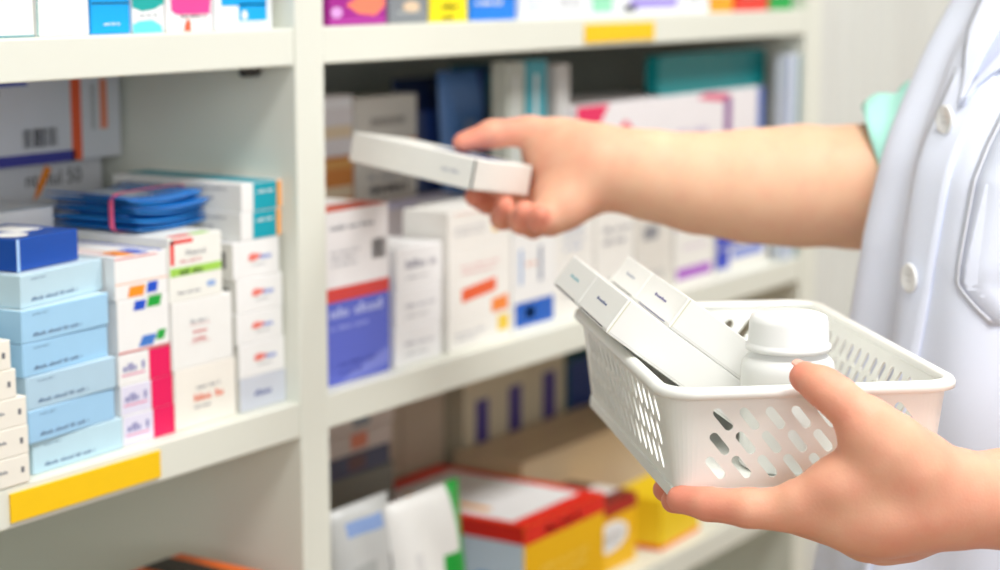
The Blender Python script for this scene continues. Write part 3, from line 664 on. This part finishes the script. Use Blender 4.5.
#HANDS_BEGIN
# left hand, palm up under the basket
LWR = (1000, 500, .935)
lh_palm = [
    [sm(1010, 499, .94, .0225), sm(955, 500, .930, .0225), sm(915, 503, .925, .0225), sm(878, 512, .925, .021), sm(850, 518, .925, .0165)],
    [sm(955, 505, .945, .020), sm(900, 520, .950, .019), sm(868, 533, .950, .0135)],
    [sm(960, 512, .955, .017), sm(905, 532, .968, .0135), sm(880, 538, .972, .012)],
    [sm(965, 508, .965, .016), sm(910, 525, .985, .0125), sm(890, 530, .992, .0115)],
    [sm(955, 488, .924, .0175), sm(912, 468, .915, .0180), sm(874, 441, .909, .0150)],
    [sm(880, 470, .917, .017), sm(862, 490, .919, .0155)],
    [sm(868, 468, .914, .014), sm(838, 484, .916, .0125), sm(800, 498, .920, .0095)],
]
for c in lh_palm: chain(c, .009, 'LP', .5)
chain([sm(885, 443, .910, .0165), sm(866, 424, .907, .0128), sm(838, 398, .909, .0098), sm(822, 386, .913, .0092), sm(805, 377, .921, .0078)], .004, 'L1', 1)
def lf(mcp, pip, dip, tip, r, g): chain([(np.array(mcp), r[0]), (np.array(pip), r[1]), (np.array(dip), r[2]), (np.array(tip), r[3])], .003, g, 1)
lf(P(852, 512, .923), P(748, 508, .928), P(707, 504, .938), P(680, 499, .948), (.0145, .0095, .0082, .0070), 'L2')
lf(P(868, 533, .950), BK(.052, .040, -.0680), BK(.030, .041, -.0672), BK(.014, .042, -.0665), (.0125, .0088, .0080, .0068), 'L3')
lf(P(880, 538, .972), BK(.052, .061, -.0680), BK(.031, .062, -.0672), BK(.014, .062, -.0662), (.012, .0084, .0078, .0066), 'L4')
lf(P(890, 530, .992), BK(.066, .080, -.0675), BK(.048, .082, -.0665), BK(.035, .082, -.0655), (.0115, .0076, .0070, .006), 'L5')
# left forearm and upper arm
chain([sm(1010, 499, .94, .0225), sm(1080, 497, .96, .027), sm(1200, 480, .985, .035), sm(1330, 440, 1.01, .041)], .005, 'base', .0)
chain([sm(1330, 440, 1.01, .042), sm(1400, 230, 1.02, .047), sm(1420, -20, 1.03, .050), sm(1390, -150, 1.06, .055)], .02, 'base', .0)
# right hand around the carton
rh_palm = [
    [sm(612, 166, 1.335, .0250), sm(585, 163, 1.338, .0235), sm(560, 158, 1.350, .0215), sm(545, 150, 1.362, .0165)],
    [sm(600, 178, 1.335, .020), sm(575, 188, 1.335, .0195), sm(556, 198, 1.338, .0165)],
    [sm(590, 150, 1.345, .018), sm(560, 139, 1.352, .0130)],
    [sm(580, 192, 1.330, .017), sm(562, 206, 1.322, .0140), sm(552, 212, 1.318, .0115)],
]
for c in rh_palm: chain(c, .014, 'RP', .35)
chain([sm(572, 143, 1.350, .0145), sm(530, 131, 1.349, .0105), sm(492, 134, 1.346, .0098), sm(463, 143, 1.343, .0075)], .004, 'R1', 1)
chain([sm(556, 170, 1.385, .0135), sm(512, 196, 1.390, .0092), sm(488, 203, 1.372, .0082), sm(474, 197, 1.356, .0070)], .003, 'R2', 1)
chain([sm(558, 186, 1.365, .0135), sm(520, 217, 1.362, .0095), sm(502, 218, 1.340, .0082), sm(505, 205, 1.325, .0068)], .003, 'R3', 1)
chain([sm(560, 200, 1.345, .0130), sm(533, 225, 1.335, .0095), sm(521, 222, 1.318, .0085), sm(524, 211, 1.308, .0074)], .003, 'R4', 1)
chain([sm(566, 208, 1.325, .0120), sm(548, 223, 1.318, .0085), sm(540, 222, 1.305, .0078), sm(540, 214, 1.298, .0066)], .003, 'R5', 1)
#HANDS_END
chain([sm(604, 166.5, 1.335, .0255), sm(650, 175, 1.335, .0295), sm(700, 183.5, 1.335, .0333), sm(750, 186, 1.335, .0378), sm(800, 186, 1.335, .0405), sm(860, 187, 1.338, .0415), sm(925, 187, 1.345, .042)], .012, 'base', .0)
chain([sm(925, 187, 1.345, .042), sm(1010, 120, 1.36, .043), sm(1100, 0, 1.37, .05), sm(1130, -120, 1.36, .055)], .01, 'base', .0)
# trunk, neck, head
FA = math.radians(45)
Rh = np.array(r_); Fh = np.array([math.cos(TH), math.sin(TH), 0.0])
face = -Rh * math.cos(FA) - Fh * math.sin(FA); left = Rh * math.sin(FA) - Fh * math.cos(FA)
TC = CAM + Rh * .44 + Fh * 1.19; TC[2] = 0
def TP(f_, l_, z): return TC + face * (f_ - np.interp(z, [.95, 1.03, 1.10, 1.19, 1.34], [0, .006, .022, .062, .10])) + left * l_ + np.array([0, 0, z])
SZ = 1.335
chain([(TP(0, -.14, SZ - .06), .05), (TP(0, -.05, SZ - .01), .052), (TP(0, 0, SZ), .055), (TP(0, .05, SZ - .01), .052), (TP(0, .14, SZ - .06), .05)], .03, 'base')
chain([sm(1130, -120, 1.36, .055), (TP(0, -.12, SZ - .07), .05)], .02, 'base', .0)
chain([sm(1390, -150, 1.06, .055), (TP(0, .12, SZ - .07), .05)], .02, 'base', .0)
for s_ in (-.06, .06): chain([(TP(-.005, s_, SZ - .09), .068), (TP(.0, s_, SZ - .2), .080), (TP(0.01, s_ * .9, SZ - .38), .075), (TP(0, s_ * 1.1, SZ - .52), .095)], .04, 'base')
chain([(TP(0, 0, SZ), .058), (TP(.015, 0, SZ + .09), .047), (TP(.035, 0, SZ + .13), .047)], .03, 'base')
for s_ in (-.085, .085): chain([(TP(0, s_, .82), .085), (TP(.01, s_, .48), .056), (TP(-.01, s_ * 1.05, .30), .052), (TP(0, s_ * 1.05, .09), .036), (TP(.06, s_ * 1.1, .035), .03), (TP(.12, s_ * 1.15, .028), .026)], .03, 'base')
HCZ = SZ + .215
chain([(TP(.035, 0, HCZ + .03), .082), (TP(.055, 0, HCZ - .02), .068), (TP(.08, 0, HCZ - .07), .036)], .03, 'HEAD')
chain([(TP(.115, 0, HCZ + .01), .008), (TP(.142, 0, HCZ - .022), .010)], .01, 'HEAD', .4)
chain([(TP(.108, -.018, HCZ - .052), .008), (TP(.116, 0, HCZ - .050), .0095), (TP(.108, .018, HCZ - .052), .008)], .008, 'HEAD', 1)
for s_ in (-1, 1): chain([(TP(.035, s_ * .079, HCZ + .015), .010), (TP(.03, s_ * .08, HCZ - .02), .008)], .006, 'HEAD', .6)

def seg_d(Q, a, b, ra, rb):
    ab = b - a; L2 = ab @ ab + 1e-12
    t = np.clip(((Q - a) @ ab) / L2, 0, 1)
    return np.linalg.norm(Q - a - t[:, None] * ab, axis=1) - (ra + (rb - ra) * t)
def smin(a, b, k):
    h = np.clip(.5 + .5 * (b - a) / k, 0, 1)
    return b + (a - b) * h - k * h * (1 - h)
def chain_d(Q, ch):
    pts, k = ch[0], ch[1]; d = None
    for (a, ra), (b, rb) in zip(pts[:-1], pts[1:]):
        e = seg_d(Q, a, b, ra, rb); d = e if d is None else smin(d, e, k)
    return d
KB = {'base': .012, 'LP': .0075, 'RP': .009, 'HEAD': .02}
def field(Q):
    base = None; fing = []
    for ch in CH:
        lo = np.min([p - r for p, r in ch[0]], axis=0) - .05; hi = np.max([p + r for p, r in ch[0]], axis=0) + .05
        m = ((Q > lo) & (Q < hi)).all(1)
        d = np.full(len(Q), .05)
        if m.any(): d[m] = np.minimum(chain_d(Q[m], ch), .05)
        if ch[2] in KB: base = d if base is None else smin(base, d, KB[ch[2]])
        else: fing.append(d)
    out = None
    for d in fing:
        e = smin(base, d, .008); out = e if out is None else np.minimum(out, e)
    return out
def body_mesh():
    bm = bmesh.new()
    for ch in CH:
        for (a, ra), (b, rb) in zip(ch[0][:-1], ch[0][1:]):
            t = bmesh.new(); 
            for p, r in ((a, ra), (b, rb)):
                bmesh.ops.create_icosphere(t, subdivisions=2, radius=r + .0006, matrix=Matrix.Translation(Vector(p)))
            h = bmesh.ops.convex_hull(t, input=t.verts[:])
            bmesh.ops.delete(t, geom=[v for v in t.verts if not v.link_faces], context='VERTS')
            inner = [e for e in h['geom_interior'] if isinstance(e, bmesh.types.BMVert) and e.is_valid]
            if inner: bmesh.ops.delete(t, geom=inner, context='VERTS')
            me = bpy.data.meshes.new('tmp'); t.to_mesh(me); t.free(); bm.from_mesh(me); bpy.data.meshes.remove(me)
    me = bpy.data.meshes.new('body'); bm.to_mesh(me); bm.free()
    o = bpy.data.objects.new('body', me); C.objects.link(o)
    md = o.modifiers.new('r', 'REMESH'); md.mode = 'VOXEL'; md.voxel_size = .0026
    dg = bpy.context.evaluated_depsgraph_get(); m2 = bpy.data.meshes.new_from_object(o.evaluated_get(dg))
    o.modifiers.clear(); o.data = m2; bpy.data.meshes.remove(me); m2.name = 'body'
    n = len(m2.vertices); co = np.empty(n * 3, dtype=np.float64); m2.vertices.foreach_get('co', co); Q = co.reshape(-1, 3)
    e = .0005
    for it in range(5):
        f0 = field(Q); g = np.stack([(field(Q + np.eye(3)[i] * e) - f0) / e for i in range(3)], 1)
        gn = np.maximum(np.linalg.norm(g, axis=1), .3)
        Q = Q - g / gn[:, None] * np.clip(f0 / gn, -.004, .004)[:, None]
    m2.vertices.foreach_set('co', Q.ravel().astype(np.float32))
    red = np.zeros(n)
    for ch in CH:
        if ch[3] <= 0: continue
        lo = np.min([p - r for p, r in ch[0]], axis=0) - .03; hi = np.max([p + r for p, r in ch[0]], axis=0) + .03
        m = ((Q > lo) & (Q < hi)).all(1)
        if not m.any(): continue
        q = Q[m]
        if ch[2] in KB: red[m] = np.maximum(red[m], ch[3] * np.clip(1 - np.maximum(chain_d(q, ch), 0) / .012, 0, 1))
        else:
            n_ = len(ch[0]) - 1
            for i, ((a, ra), (b, rb)) in enumerate(zip(ch[0][:-1], ch[0][1:])):
                d = np.maximum(seg_d(q, a, b, ra, rb), 0)
                ab = b - a; t = np.clip((q - a) @ ab / (ab @ ab), 0, 1)
                amt = .4 + .6 * (i + t) / n_
                red[m] = np.maximum(red[m], amt * np.clip(1 - d / .006, 0, 1))
    at = m2.attributes.new('flush', 'FLOAT', 'POINT'); at.data.foreach_set('value', red.astype(np.float32))
    m2.polygons.foreach_set('use_smooth', [True] * len(m2.polygons)); m2.update()
    md = o.modifiers.new('s', 'SMOOTH'); md.factor = .5; md.iterations = 2
    return o
skin = bpy.data.materials.new('skin'); skin.use_nodes = True
nt = skin.node_tree; b = nt.nodes['Principled BSDF']
at = nt.nodes.new('ShaderNodeAttribute'); at.attribute_name = 'flush'
nz = nt.nodes.new('ShaderNodeTexNoise'); nz.inputs['Scale'].default_value = 55; nz.inputs['Detail'].default_value = 4
tc = nt.nodes.new('ShaderNodeTexCoord'); nt.links.new(tc.outputs['Object'], nz.inputs['Vector'])
ma = nt.nodes.new('ShaderNodeMath'); ma.operation = 'MULTIPLY_ADD'; ma.inputs[1].default_value = .9; ma.inputs[2].default_value = -.42
nt.links.new(nz.outputs['Fac'], ma.inputs[0])
ad = nt.nodes.new('ShaderNodeMath'); ad.operation = 'ADD'; ad.use_clamp = True
nt.links.new(at.outputs['Fac'], ad.inputs[0]); nt.links.new(ma.outputs[0], ad.inputs[1])
mx = nt.nodes.new('ShaderNodeMix'); mx.data_type = 'RGBA'
mx.inputs['A'].default_value = (lin(239), lin(193), lin(160), 1); mx.inputs['B'].default_value = (lin(232), lin(150), lin(126), 1)
nt.links.new(ad.outputs[0], mx.inputs['Factor']); nt.links.new(mx.outputs['Result'], b.inputs['Base Color'])
b.inputs['Roughness'].default_value = .5; b.inputs['Specular IOR Level'].default_value = .3
b.inputs['Subsurface Weight'].default_value = .25; b.inputs['Subsurface Radius'].default_value = (.008, .003, .0015); b.inputs['Subsurface Scale'].default_value = 1.0
n2 = nt.nodes.new('ShaderNodeTexVoronoi'); n2.inputs['Scale'].default_value = 700; nt.links.new(tc.outputs['Object'], n2.inputs['Vector'])
bp = nt.nodes.new('ShaderNodeBump'); bp.inputs['Strength'].default_value = .12; bp.inputs['Distance'].default_value = .0006
nt.links.new(n2.outputs['Distance'], bp.inputs['Height']); nt.links.new(bp.outputs['Normal'], b.inputs['Normal'])

person = empty('person', Vector((TC[0], TC[1], 0)))
tag(person, 'person in a white lab coat holding the basket and reaching for the shelf', 'person')
body = body_mesh(); body.data.materials.clear(); body.data.materials.append(skin)
body.parent = person; body.location = -person.location

# thumb nails
def nail(pos, along, up, w=.0105, l=.0115):
    along = Vector(along).normalized(); up = Vector(up); up = (up - up.dot(along) * along).normalized(); side = along.cross(up)
    vs = []; fs = []; n = 8
    for i in range(n + 1):
        for j in range(n + 1):
            a = (i / n - .5) * 2; c = (j / n - .5) * 2
            q = max(abs(a), abs(c)); rr = math.hypot(a, c); s_ = q / rr if rr > 0 else 0
            a2, c2 = a * (s_ * .5 + .5), c * (s_ * .5 + .5)
            vs.append(Vector(pos) + along * (a2 * l / 2) + side * (c2 * w / 2) + up * (.0007 - .0030 * c2 * c2 - .0006 * a2 * a2) - person.location)
    for i in range(n):
        for j in range(n): q = i * (n + 1) + j; fs.append((q, q + 1, q + n + 2, q + n + 1))
    k = len(vs); vs2 = [v - up * .0008 for v in vs]
    mb = MB(); mb.add([tuple(v) for v in vs] + [tuple(v) for v in vs2], fs + [tuple(k + i for i in reversed(f)) for f in fs], M(240, 178, 160, .25, 'fingernail', spec=.5), True)
    return mb.build('fingernail', person)

lt, li = P(805, 377, .921), P(822, 386, .913)
nail(Vector(lt * .8 + li * .2) + Vector((u_ * .94 + r_ * -.1 + w_ * .3)) * .0078, Vector(lt - li), Vector(u_ * .94 - r_ * .1 + w_ * .3))
rt, ri = P(463, 143, 1.343), P(492, 134, 1.346)
nail(Vector(rt * .8 + ri * .2) + Vector(u_) * .0078, Vector(rt - ri), Vector(u_))
# ------------------------------------------------------------------ lab coat
COAT = bpy.data.materials.new('coat_cotton'); COAT.use_nodes = True
nt = COAT.node_tree; b = nt.nodes['Principled BSDF']; b.inputs['Roughness'].default_value = .8; b.inputs['Specular IOR Level'].default_value = .15
b.inputs['Base Color'].default_value = (lin(232), lin(238), lin(254), 1)
tc = nt.nodes.new('ShaderNodeTexCoord'); wv = nt.nodes.new('ShaderNodeTexNoise'); wv.inputs['Scale'].default_value = 900
nt.links.new(tc.outputs['Object'], wv.inputs['Vector']); bp = nt.nodes.new('ShaderNodeBump'); bp.inputs['Strength'].default_value = .15; bp.inputs['Distance'].default_value = .0005
nt.links.new(wv.outputs['Fac'], bp.inputs['Height']); nt.links.new(bp.outputs['Normal'], b.inputs['Normal'])
LAPEL_SHADE = M(205, 212, 245, .8, 'lapel_shade_tint', spec=.1)  # lavender coat tint, colours in the shadow under the lapel
MINT = M(186, 243, 230, .8, 'mint_cotton', spec=.1, noise=.02)
# front depth by height (metres) tuned to the photo's outline
ZK = [.55, .80, .95, 1.02, 1.08, 1.15, 1.20, 1.25, 1.30, 1.34, 1.365, 1.385]
FK = [.200, .202, .183, .177, .180, .152, .122, .108, .102, .090, .070, .057]
WK = [.235, .215, .205, .20, .195, .195, .19, .19, .19, .175, .125, .075]
BKD = [.16, .15, .135, .13, .13, .13, .13, .12, .11, .09, .07, .06]
def coat_pt(t, z, off=0.0, fold=1.0):
    """t angle: 0 = front centre, positive to the person's left"""
    f_ = np.interp(z, ZK, FK); w = np.interp(z, ZK, WK); bk = np.interp(z, ZK, BKD)
    c, s = math.cos(t), math.sin(t)
    e = .85
    x = (f_ if c > 0 else bk) * math.copysign(abs(c) ** e, c); y = w * math.copysign(abs(s) ** e, s)
    amp = fold * np.interp(z, [.5, .9, 1.15, 1.25, 1.33], [.016, .010, .0045, .003, .0])
    dd = amp * (math.sin(t * 9 + 2.5 * math.sin(z * 5) + .6) + .5 * math.sin(t * 17 + z * 11)) + off
    x += c * dd; y += s * dd
    return TP(x, y, z)
def coat_body():
    mb = MB(); nt_ = 144; zs = np.linspace(.55, 1.385, 88); vs = []; k = nt_ + 1
    gap = .0
    for z in zs:
        for i in range(k):
            t = -math.pi + 2 * math.pi * i / nt_
            vs.append(tuple(coat_pt(t, z) - np.array(person.location)))
    fs = [(a * k + i, a * k + i + 1, (a + 1) * k + i + 1, (a + 1) * k + i) for a in range(len(zs) - 1) for i in range(nt_)]
    mb.add(vs, fs, COAT, True)
    return mb
coat = coat_body().build('lab_coat', person)
md = coat.modifiers.new('t', 'SOLIDIFY'); md.thickness = .0018; md.offset = -1
def strip_on_coat(t0f, t1f, z0_, z1_, off, th, name, mat=COAT, nz_=40, nt_=6):
    mb = MB(); vs = []; 
    for lay in (off, off - th):
        for a in range(nz_ + 1):
            z = z0_ + (z1_ - z0_) * a / nz_
            for i in range(nt_ + 1):
                t = t0f(z) + (t1f(z) - t0f(z)) * i / nt_
                vs.append(tuple(coat_pt(t, z, lay) - np.array(person.location) - np.array(coat.location)))
    k = nt_ + 1; N = (nz_ + 1) * k; fs = []
    for a in range(nz_):
        for i in range(nt_):
            q = a * k + i; fs.append((q, q + 1, q + k + 1, q + k)); fs.append((N + q, N + q + k, N + q + k + 1, N + q + 1))
    for a in range(nz_):
        for i0 in (0, nt_): q = a * k + i0; fs.append((q, q + k, N + q + k, N + q))
    for i in range(nt_):
        for a in (0, nz_): q = a * k + i; fs.append((q, q + 1, N + q + 1, N + q))
    mb.add(vs, fs, mat, True)
    o = mb.build(name, coat); bm = bmesh.new(); bm.from_mesh(o.data); bmesh.ops.recalc_face_normals(bm, faces=bm.faces[:]); bm.to_mesh(o.data); bm.free()
    return o
#COAT_PARTS
def coat_at(px, py):
    """angle and height on the coat under a pixel (first hit)"""
    best = None
    for z in np.linspace(.9, 1.36, 140):
        for t in np.linspace(-1.6, 1.9, 160):
            p = coat_pt(t, z); v = p - CAM; Z = v @ w_; x = 500 + FPX * (v @ r_) / Z; y = 285 - FPX * (v @ u_) / Z
            d = (x - px) ** 2 + (y - py) ** 2
            if d < 9 and (best is None or Z < best[0] - .01 or (abs(Z - best[0]) < .01 and d < best[3])): best = (Z, t, z, d)
    return best
PL = [coat_at(955, 119), coat_at(915, 279)]
tz = [(p[1], p[2]) for p in PL if p]
if len(tz) == 2:
    (ta_, za_), (tb2, zb2) = tz
    def tline(z): return tb2 + (ta_ - tb2) * (z - zb2) / (za_ - zb2)
else:
    def tline(z): return -.1
    tz = [(-.1, 1.25), (-.1, 1.15)]
tz_all = tz + [(tline(tz[1][1] - .085), tz[1][1] - .085), (tline(tz[1][1] - .17), tz[1][1] - .17)]
strip_on_coat(lambda z: tline(z) - .13, lambda z: tline(z) + .10, .56, tz[0][1] + .03, .0022, .002, 'placket')
BTN = M(240, 241, 240, .3, 'button_plastic', spec=.5)
for bi, (t, z) in enumerate(tz_all):
    p = coat_pt(t, z, .0026 if bi else .0068); n_ = Vector(coat_pt(t, z, .01) - coat_pt(t, z, 0)).normalized()
    up = Vector((0, 0, 1)); up = (up - up.dot(n_) * n_).normalized(); sd = up.cross(n_)
    MMb = Matrix.Translation(Vector(p) - person.location) @ Matrix((sd, up, n_)).transposed().to_4x4()
    R = .0092
    bo = lathe([(R * .9, 0), (R, .0008), (R, .0018), (R * .93, .0026), (R * .8, .0026), (R * .72, .0019), (.0004, .0019)], BTN, 32).build('button', coat)
    bo.matrix_local = MMb
    hl = MB()
    for a, c in ((-1, -1), (1, -1), (1, 1), (-1, 1)):
        hl.add([(a * .0017 + .0006 * math.cos(q), c * .0017 + .0006 * math.sin(q), .0020) for q in [k * math.pi / 5 for k in range(10)]], [tuple(range(10))], M(150, 150, 155))
    hl.build('button_hole', bo)
# breast pocket
pk = coat_at(966, 283); pk0 = coat_at(990, 120)
if pk:
    t0p = pk[1] - .03; zb_ = pk[2] - .022
    def pl(z):  return t0p + .12 * max(0, (1 - (z - zb_) / .022)) if z < zb_ + .022 else t0p
    strip_on_coat(lambda z: pl(z), lambda z: t0p + .62, zb_, zb_ + .13, .0013, .001, 'breast_pocket')
    strip_on_coat(lambda z: pl(z) + .012, lambda z: pl(z) + .02, zb_ + .002, zb_ + .13, .0016, .0003, 'pocket_stitching', M(236, 239, 250, .8), nt_=1)
# lapels: a folded collar band either side of the neck opening
l1 = coat_at(995, 20); print('lapel', l1)
zt_ = tz[0][1] + .021
up_ = lambda z: max(0, z - zt_)
strip_on_coat(lambda z: tline(z) - .02, lambda z: tline(z) + .03 + 3.2 * up_(z), zt_, 1.366, .0035, .002, 'lapel_shade_wedge', LAPEL_SHADE, nz_=30)  # added strip: the lapel's shadow wedge painted as a lavender tint
tp_ = lambda z: min(1, max(.03, (z - zt_ + .012) / .045))
strip_on_coat(lambda z: tline(z) + .02 - .3 * up_(z) - tp_(z) * (.12 + 1.4 * up_(z)), lambda z: tline(z) + .02 - .3 * up_(z), zt_ - .012, 1.366, .0065, .003, 'lapel', nz_=40)
strip_on_coat(lambda z: tline(z) + .03 + 3.2 * up_(z), lambda z: tline(z) + .03 + 3.2 * up_(z) + tp_(z) * (.09 + 1.8 * up_(z)), zt_ - .012, 1.366, .0055, .003, 'lapel', nz_=40)
# sleeves of the coat and the mint sleeve below it
def tube(path, radii, name, parent, mat, th=.002, seg=40, wob=.002):
    mb = MB(); vs = []; n = len(path); fr = None
    for i, (p, r) in enumerate(zip(path, radii)):
        p = Vector(p); d = (Vector(path[min(i + 1, n - 1)]) - Vector(path[max(i - 1, 0)])).normalized()
        a = d.orthogonal().normalized() if fr is None else (fr - fr.dot(d) * d).normalized(); fr = a; c = d.cross(a)
        for k in range(seg):
            t = 2 * math.pi * k / seg; rr = r + wob * math.sin(3 * t + i * .9) + wob * .5 * math.sin(7 * t - i * .5)
            vs.append(tuple(p + a * math.cos(t) * rr + c * math.sin(t) * rr - person.location))
    fs = [(i * seg + k, i * seg + (k + 1) % seg, (i + 1) * seg + (k + 1) % seg, (i + 1) * seg + k) for i in range(n - 1) for k in range(seg)]
    mb.add(vs, fs, mat, True); o = mb.build(name, parent)
    md = o.modifiers.new('t', 'SOLIDIFY'); md.thickness = th; md.offset = 1
    return o
def lerp_path(pts, n=18):
    out = []; m = len(pts) - 1
    for i in range(n + 1):
        f = i / n * m; k = min(int(f), m - 1); t = f - k
        out.append(tuple(np.array(pts[k]) * (1 - t) + np.array(pts[k + 1]) * t))
    return out
tube(lerp_path([P(886, 174, 1.343), P(938, 157, 1.333), P(1010, 118, 1.355)]), np.linspace(.051, .054, 19), 'scrub_sleeve', person, MINT)
tube(lerp_path([P(968, 150, 1.354), P(1010, 119, 1.36), P(1100, 0, 1.37), P(1130, -130, 1.36), TP(0, -.10, SZ - .075)]), np.linspace(.056, .066, 19), 'coat_sleeve', coat, COAT)
tube(lerp_path([P(1400, 260, 1.02), P(1420, -20, 1.03), P(1385, -150, 1.06), TP(0, .10, SZ - .075)]), np.linspace(.058, .068, 19), 'coat_sleeve', coat, COAT)
# trousers, shoes and hair, outside the photo's frame
TR = M(70, 90, 120, .85, 'trouser_cloth', spec=.1)
for s_ in (-.085, .085):
    tube(lerp_path([TP(0, s_, .82), TP(.01, s_, .48), TP(-.01, s_ * 1.05, .30), TP(0, s_ * 1.05, .08)]), np.linspace(.098, .058, 19), 'trouser_leg', person, TR)
sh = M(240, 240, 240, .5, 'shoe_leather')
for s_ in (-1, 1):
    bm = bmesh.new(); bmesh.ops.create_uvsphere(bm, u_segments=24, v_segments=16, radius=1)
    for v in bm.verts:
        x, y, z = v.co; v.co = Vector((x * .135, y * (.045 - .006 * x), max(z, -.55) * (.055 - .02 * x) + .031))
    for v in bm.verts:
        q = Vector(face) * (v.co.x + .055) + Vector(left) * (v.co.y + s_ * .095); v.co = Vector((q.x, q.y, v.co.z + .001))
    lo = min(v.co.z for v in bm.verts)
    for v in bm.verts: v.co.z -= lo - .0005
    m_ = MB(); m_.bm(bm, sh, True); m_.build('shoe', person)
bm = bmesh.new(); bmesh.ops.create_uvsphere(bm, u_segments=40, v_segments=28, radius=1)
for v in bm.verts:
    x, y, z = v.co; k = 1 + .02 * math.sin(20 * math.atan2(y, x))
    xx = x * .098 * k; zz_ = z * .100
    if x > .25 and z < .45: xx = .098 * .25 * k + (x - .25) * .02; 
    v.co = Vector(TP(.02 + xx, y * .092 * k, HCZ + .035 + (zz_ if z > 0 else zz_ * 1.5))) - person.location
m_ = MB(); m_.bm(bm, M(45, 32, 26, .5, 'hair'), True); m_.build('hair', person)
for s_ in (-.031, .031):
    for nm, rad, dx, m_at in (('eye', .011, .1085, M(235, 235, 235, .2, 'eye_white')), ('iris', .0055, .1155, M(60, 40, 30, .2, 'iris_brown'))):
        bm = bmesh.new(); bmesh.ops.create_uvsphere(bm, u_segments=16, v_segments=12, radius=rad, matrix=Matrix.Translation(Vector(TP(dx, s_, HCZ + .005)) - person.location))
        m_ = MB(); m_.bm(bm, m_at, True); eo = m_.build(nm, person if nm == 'eye' else eo)
    bw = tube([TP(.114, s_ - .016, HCZ + .027), TP(.119, s_, HCZ + .031), TP(.114, s_ + .016, HCZ + .027)], [.0015, .0028, .0015], 'eyebrow', person, M(45, 32, 26, .5, 'hair'), th=.0005, seg=10, wob=0)

# ------------------------------------------------------------------ room
def slab(name, lo, hi, m, kind='structure'):
    mb = MB(); mb.box(lo, hi, m); o = mb.build(name); o['kind'] = kind; return o
FL = M(150, 114, 72, .4, 'floor_wood'); WL = M(226, 226, 220, .8, 'wall_paint', noise=.01, nscale=3)
yb = (YB + .012) * K
slab('floor', (-2.5, -3.2, -.05), (4.2, yb + .02, 0), FL)
slab('wall_back', (-2.5, yb + .02, -.05), (4.2, yb + .12, 2.7), WL)
slab('wall_right', (4.2, -3.2, -.05), (4.3, yb + .12, 2.7), WL)
slab('ceiling', (-2.5, -3.2, 2.7), (4.3, yb + .12, 2.8), M(240, 240, 238, .8, 'ceiling_paint'))
# pale curtain beside the shelving
cu = MB(); vs = []; nx = 200; x0c, x1c = 1.701 * K + .012, 3.9
for i in range(nx + 1):
    x = x0c + (x1c - x0c) * i / nx; y = yb - .075 + .016 * math.sin(i * .42) + .008 * math.sin(i * 1.03 + 1)
    for z in np.linspace(.03, 2.5, 8): vs.append((x, y, z))
cu.add(vs, [(i * 8 + k, (i + 1) * 8 + k, (i + 1) * 8 + k + 1, i * 8 + k + 1) for i in range(nx) for k in range(7)], M(216, 218, 213, .9, 'curtain_cloth', spec=.1, noise=.01), True)
co_ = cu.build('curtain'); md = co_.modifiers.new('t', 'SOLIDIFY'); md.thickness = .002
tag(co_, 'off-white curtain hanging to the floor beside the shelving', 'curtain')
rod = MB(); bm = bmesh.new(); bmesh.ops.create_cone(bm, cap_ends=True, segments=16, radius1=.012, radius2=.012, depth=2.1, matrix=Matrix.Translation((2.95, yb - .075, 2.5)) @ Matrix.Rotation(math.pi / 2, 4, 'Y'))
rod.bm(bm, M(200, 200, 200, .3, 'rod_metal'), True); ro2 = rod.build('curtain_rod', co_)

# ------------------------------------------------------------------ light
def area(name, loc, target, sx, sy, power, col=(1, 1, 1)):
    l = bpy.data.lights.new(name, 'AREA'); l.shape = 'RECTANGLE'; l.size = sx; l.size_y = sy; l.energy = power; l.color = col
    o = bpy.data.objects.new(name, l); C.objects.link(o); o.location = loc
    o.rotation_euler = (Vector(target) - Vector(loc)).to_track_quat('-Z', 'Y').to_euler(); return o
EM = bpy.data.materials.new('lamp_diffuser'); EM.use_nodes = True
EM.node_tree.nodes['Principled BSDF'].inputs['Emission Color'].default_value = (1, 1, 1, 1); EM.node_tree.nodes['Principled BSDF'].inputs['Emission Strength'].default_value = 4
for i, (x, y) in enumerate(((.6, -1.1), (2.4, -1.1))):
    t = empty('ceiling_lamp', (x, y, 2.7)); tag(t, ('flat ceiling lamp panel nearer the left bay', 'flat ceiling lamp panel above the person')[i], 'lamp', 'ceiling lamp panels')
    mb = MB(); mb.box((-.62, -.32, -.03), (.62, .32, 0), WHITE, .004); mb.build('lamp_frame', t)
    mb = MB(); mb.box((-.6, -.3, -.034), (.6, .3, -.0301), EM); mb.build('lamp_diffuser', t)
    area('ceiling_light', (x, y, 2.66), (x, y, 0), 1.2, .6, 52, (1, .99, .97))
area('window_light', (-1.6, -2.6, 1.75), (1.2, 0, 1.0), 2.2, 1.4, 50, (.95, .98, 1))
wd = bpy.data.worlds.new('world'); S.world = wd; wd.use_nodes = True
wd.node_tree.nodes['Background'].inputs[0].default_value = (.93, .96, 1, 1); wd.node_tree.nodes['Background'].inputs[1].default_value = .72

# ------------------------------------------------------------------ camera
cam = bpy.data.cameras.new('camera'); co = bpy.data.objects.new('camera', cam); C.objects.link(co); S.camera = co
cam.sensor_width = 36; cam.lens = 36 * FPX / 1000; cam.clip_start = .05
Mx = Matrix((Vector(r_), Vector(u_), Vector(-w_))).transposed().to_4x4(); Mx.translation = Vector(CAM); co.matrix_world = Mx
cam.dof.use_dof = True; cam.dof.focus_distance = .97; cam.dof.aperture_fstop = 5.2
S.view_settings.view_transform = 'Standard'; S.view_settings.look = 'None'; S.view_settings.gamma = 1; S.view_settings.use_curve_mapping = False
S.view_settings.exposure = -0.62
